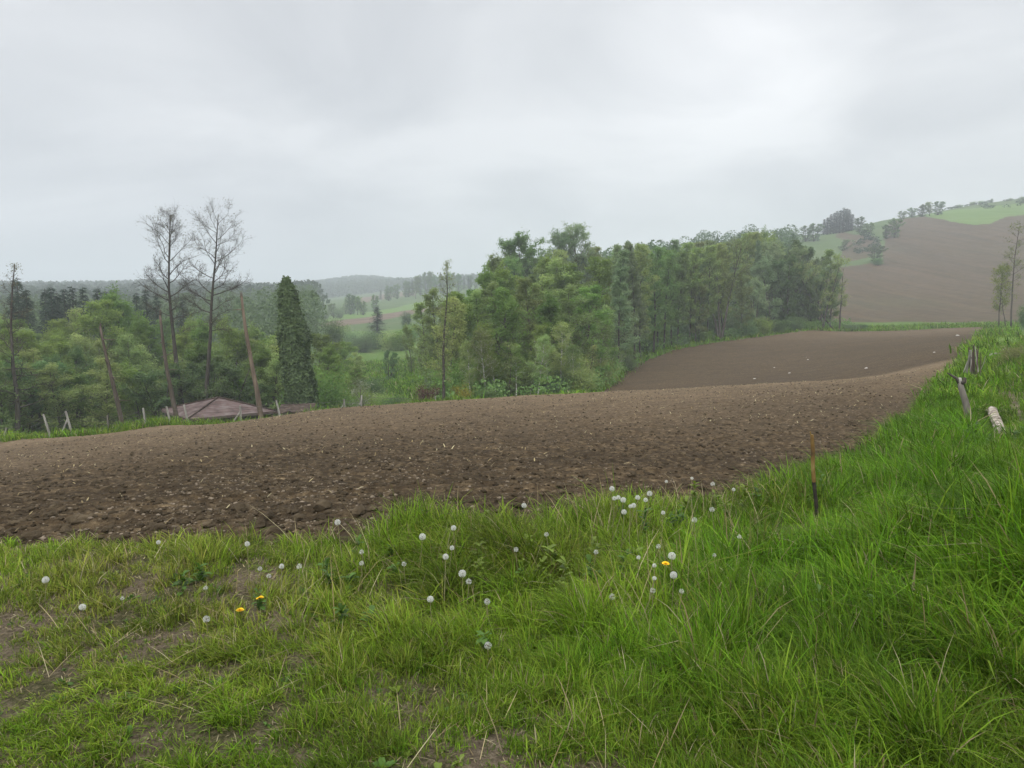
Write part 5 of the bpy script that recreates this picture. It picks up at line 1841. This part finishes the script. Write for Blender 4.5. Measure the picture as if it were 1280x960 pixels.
nt.links.new(sep.outputs['X'], dx.inputs[0]); nt.links.new(den.outputs[0], dx.inputs[1])
nt.links.new(sep.outputs['Y'], dy.inputs[0]); nt.links.new(den.outputs[0], dy.inputs[1])
cmb = N(nt, 'ShaderNodeCombineXYZ')
nt.links.new(dx.outputs[0], cmb.inputs[0]); nt.links.new(dy.outputs[0], cmb.inputs[1])
mp = N(nt, 'ShaderNodeMapping')
mp.inputs['Scale'].default_value = (1.25, 1.6, 1); mp.inputs['Rotation'].default_value = (0, 0, R(-14)); mp.inputs['Location'].default_value = (3.1, 1.7, 0)
nt.links.new(cmb.outputs[0], mp.inputs['Vector'])
n1 = N(nt, 'ShaderNodeTexNoise'); n1.inputs['Scale'].default_value = 1.35; n1.inputs['Detail'].default_value = 6; n1.inputs['Roughness'].default_value = .5; n1.inputs['Distortion'].default_value = .5
nt.links.new(mp.outputs[0], n1.inputs['Vector'])
cloud = ramp(nt, n1.outputs['Fac'], [(0.34, (4.05, 4.13, 4.32)), (0.5, (4.9, 4.96, 5.12)), (0.64, (5.9, 5.93, 6.05))])
# thinner cloud where the light breaks through
dv = ray(915, 45); dv = dv / np.linalg.norm(dv)
dot = N(nt, 'ShaderNodeVectorMath', operation='DOT_PRODUCT')
nt.links.new(tc.outputs['Generated'], dot.inputs[0]); dot.inputs[1].default_value = tuple(dv)
thin = ramp(nt, dot.outputs['Value'], [(0.9, (1, 1, 1)), (0.985, (1.1, 1.1, 1.09)), (1.0, (1.34, 1.33, 1.31))])
cloud = mix(nt, 1.0, cloud, thin, 'MULTIPLY')
# an overcast sky is brightest overhead
zen = ramp(nt, sep.outputs['Z'], [(0.36, (1, 1, 1)), (0.95, (3.2, 3.2, 3.2))])
cloud = mix(nt, 1.0, cloud, zen, 'MULTIPLY')
full = mix(nt, .93, sky.outputs[0], cloud)
bg = N(nt, 'ShaderNodeBackground'); bg.inputs['Strength'].default_value = .1
nt.links.new(full, bg.inputs['Color'])
ow = N(nt, 'ShaderNodeOutputWorld')
nt.links.new(bg.outputs[0], ow.inputs['Surface'])

sl = bpy.data.lights.new('sun', 'SUN')
sl.energy = 1.5
sl.angle = R(35)
sl.color = (1, .97, .92)
so = bpy.data.objects.new('sun', sl)
COL.objects.link(so)
sdir = Vector((math.sin(SUN_AZ) * math.cos(SUN_EL), math.cos(SUN_AZ) * math.cos(SUN_EL), math.sin(SUN_EL)))
so.rotation_euler = (-sdir).to_track_quat('-Z', 'Y').to_euler()

HAZE = 0.0009
m, nt, out = newmat('haze_air')
pv = N(nt, 'ShaderNodeVolumePrincipled')
pv.inputs['Color'].default_value = (.88, .94, 1.0, 1)
pv.inputs['Density'].default_value = HAZE
pv.inputs['Anisotropy'].default_value = 0.2
nt.links.new(pv.outputs[0], out.inputs['Volume'])
zlo, zhi = float(GZ.min()) - 1.5, 140
mb = MB()
mb.box((0, 0, (zlo + zhi) / 2), (5400, 5400, zhi - zlo))
hz = mb.build('haze', m)
tag(hz, 'thin pale mist hanging in the valley air', 'haze', kind='stuff')

cam = bpy.data.cameras.new('camera')
cam.sensor_width = 36
cam.lens = 36 * F / 1280
cam.clip_start = .05
cam.clip_end = 6000
co = bpy.data.objects.new('camera', cam)
COL.objects.link(co)
co.location = (0, 0, EYE)
co.rotation_euler = (PI / 2 - PITCH, 0, 0)
sc.camera = co

vs = sc.view_settings
vs.view_transform = 'Standard'
vs.look = 'None'
vs.exposure = 0.55
vs.gamma = 1
sc.render.engine = 'CYCLES'
cy_ = sc.cycles
cy_.max_bounces = 8
cy_.diffuse_bounces = 5
cy_.glossy_bounces = 2
cy_.transmission_bounces = 6
cy_.volume_bounces = 1
cy_.use_denoising = True
cy_.denoising_prefilter = 'ACCURATE'
cy_.use_adaptive_sampling = False
cy_.caustics_reflective = False
cy_.caustics_refractive = False
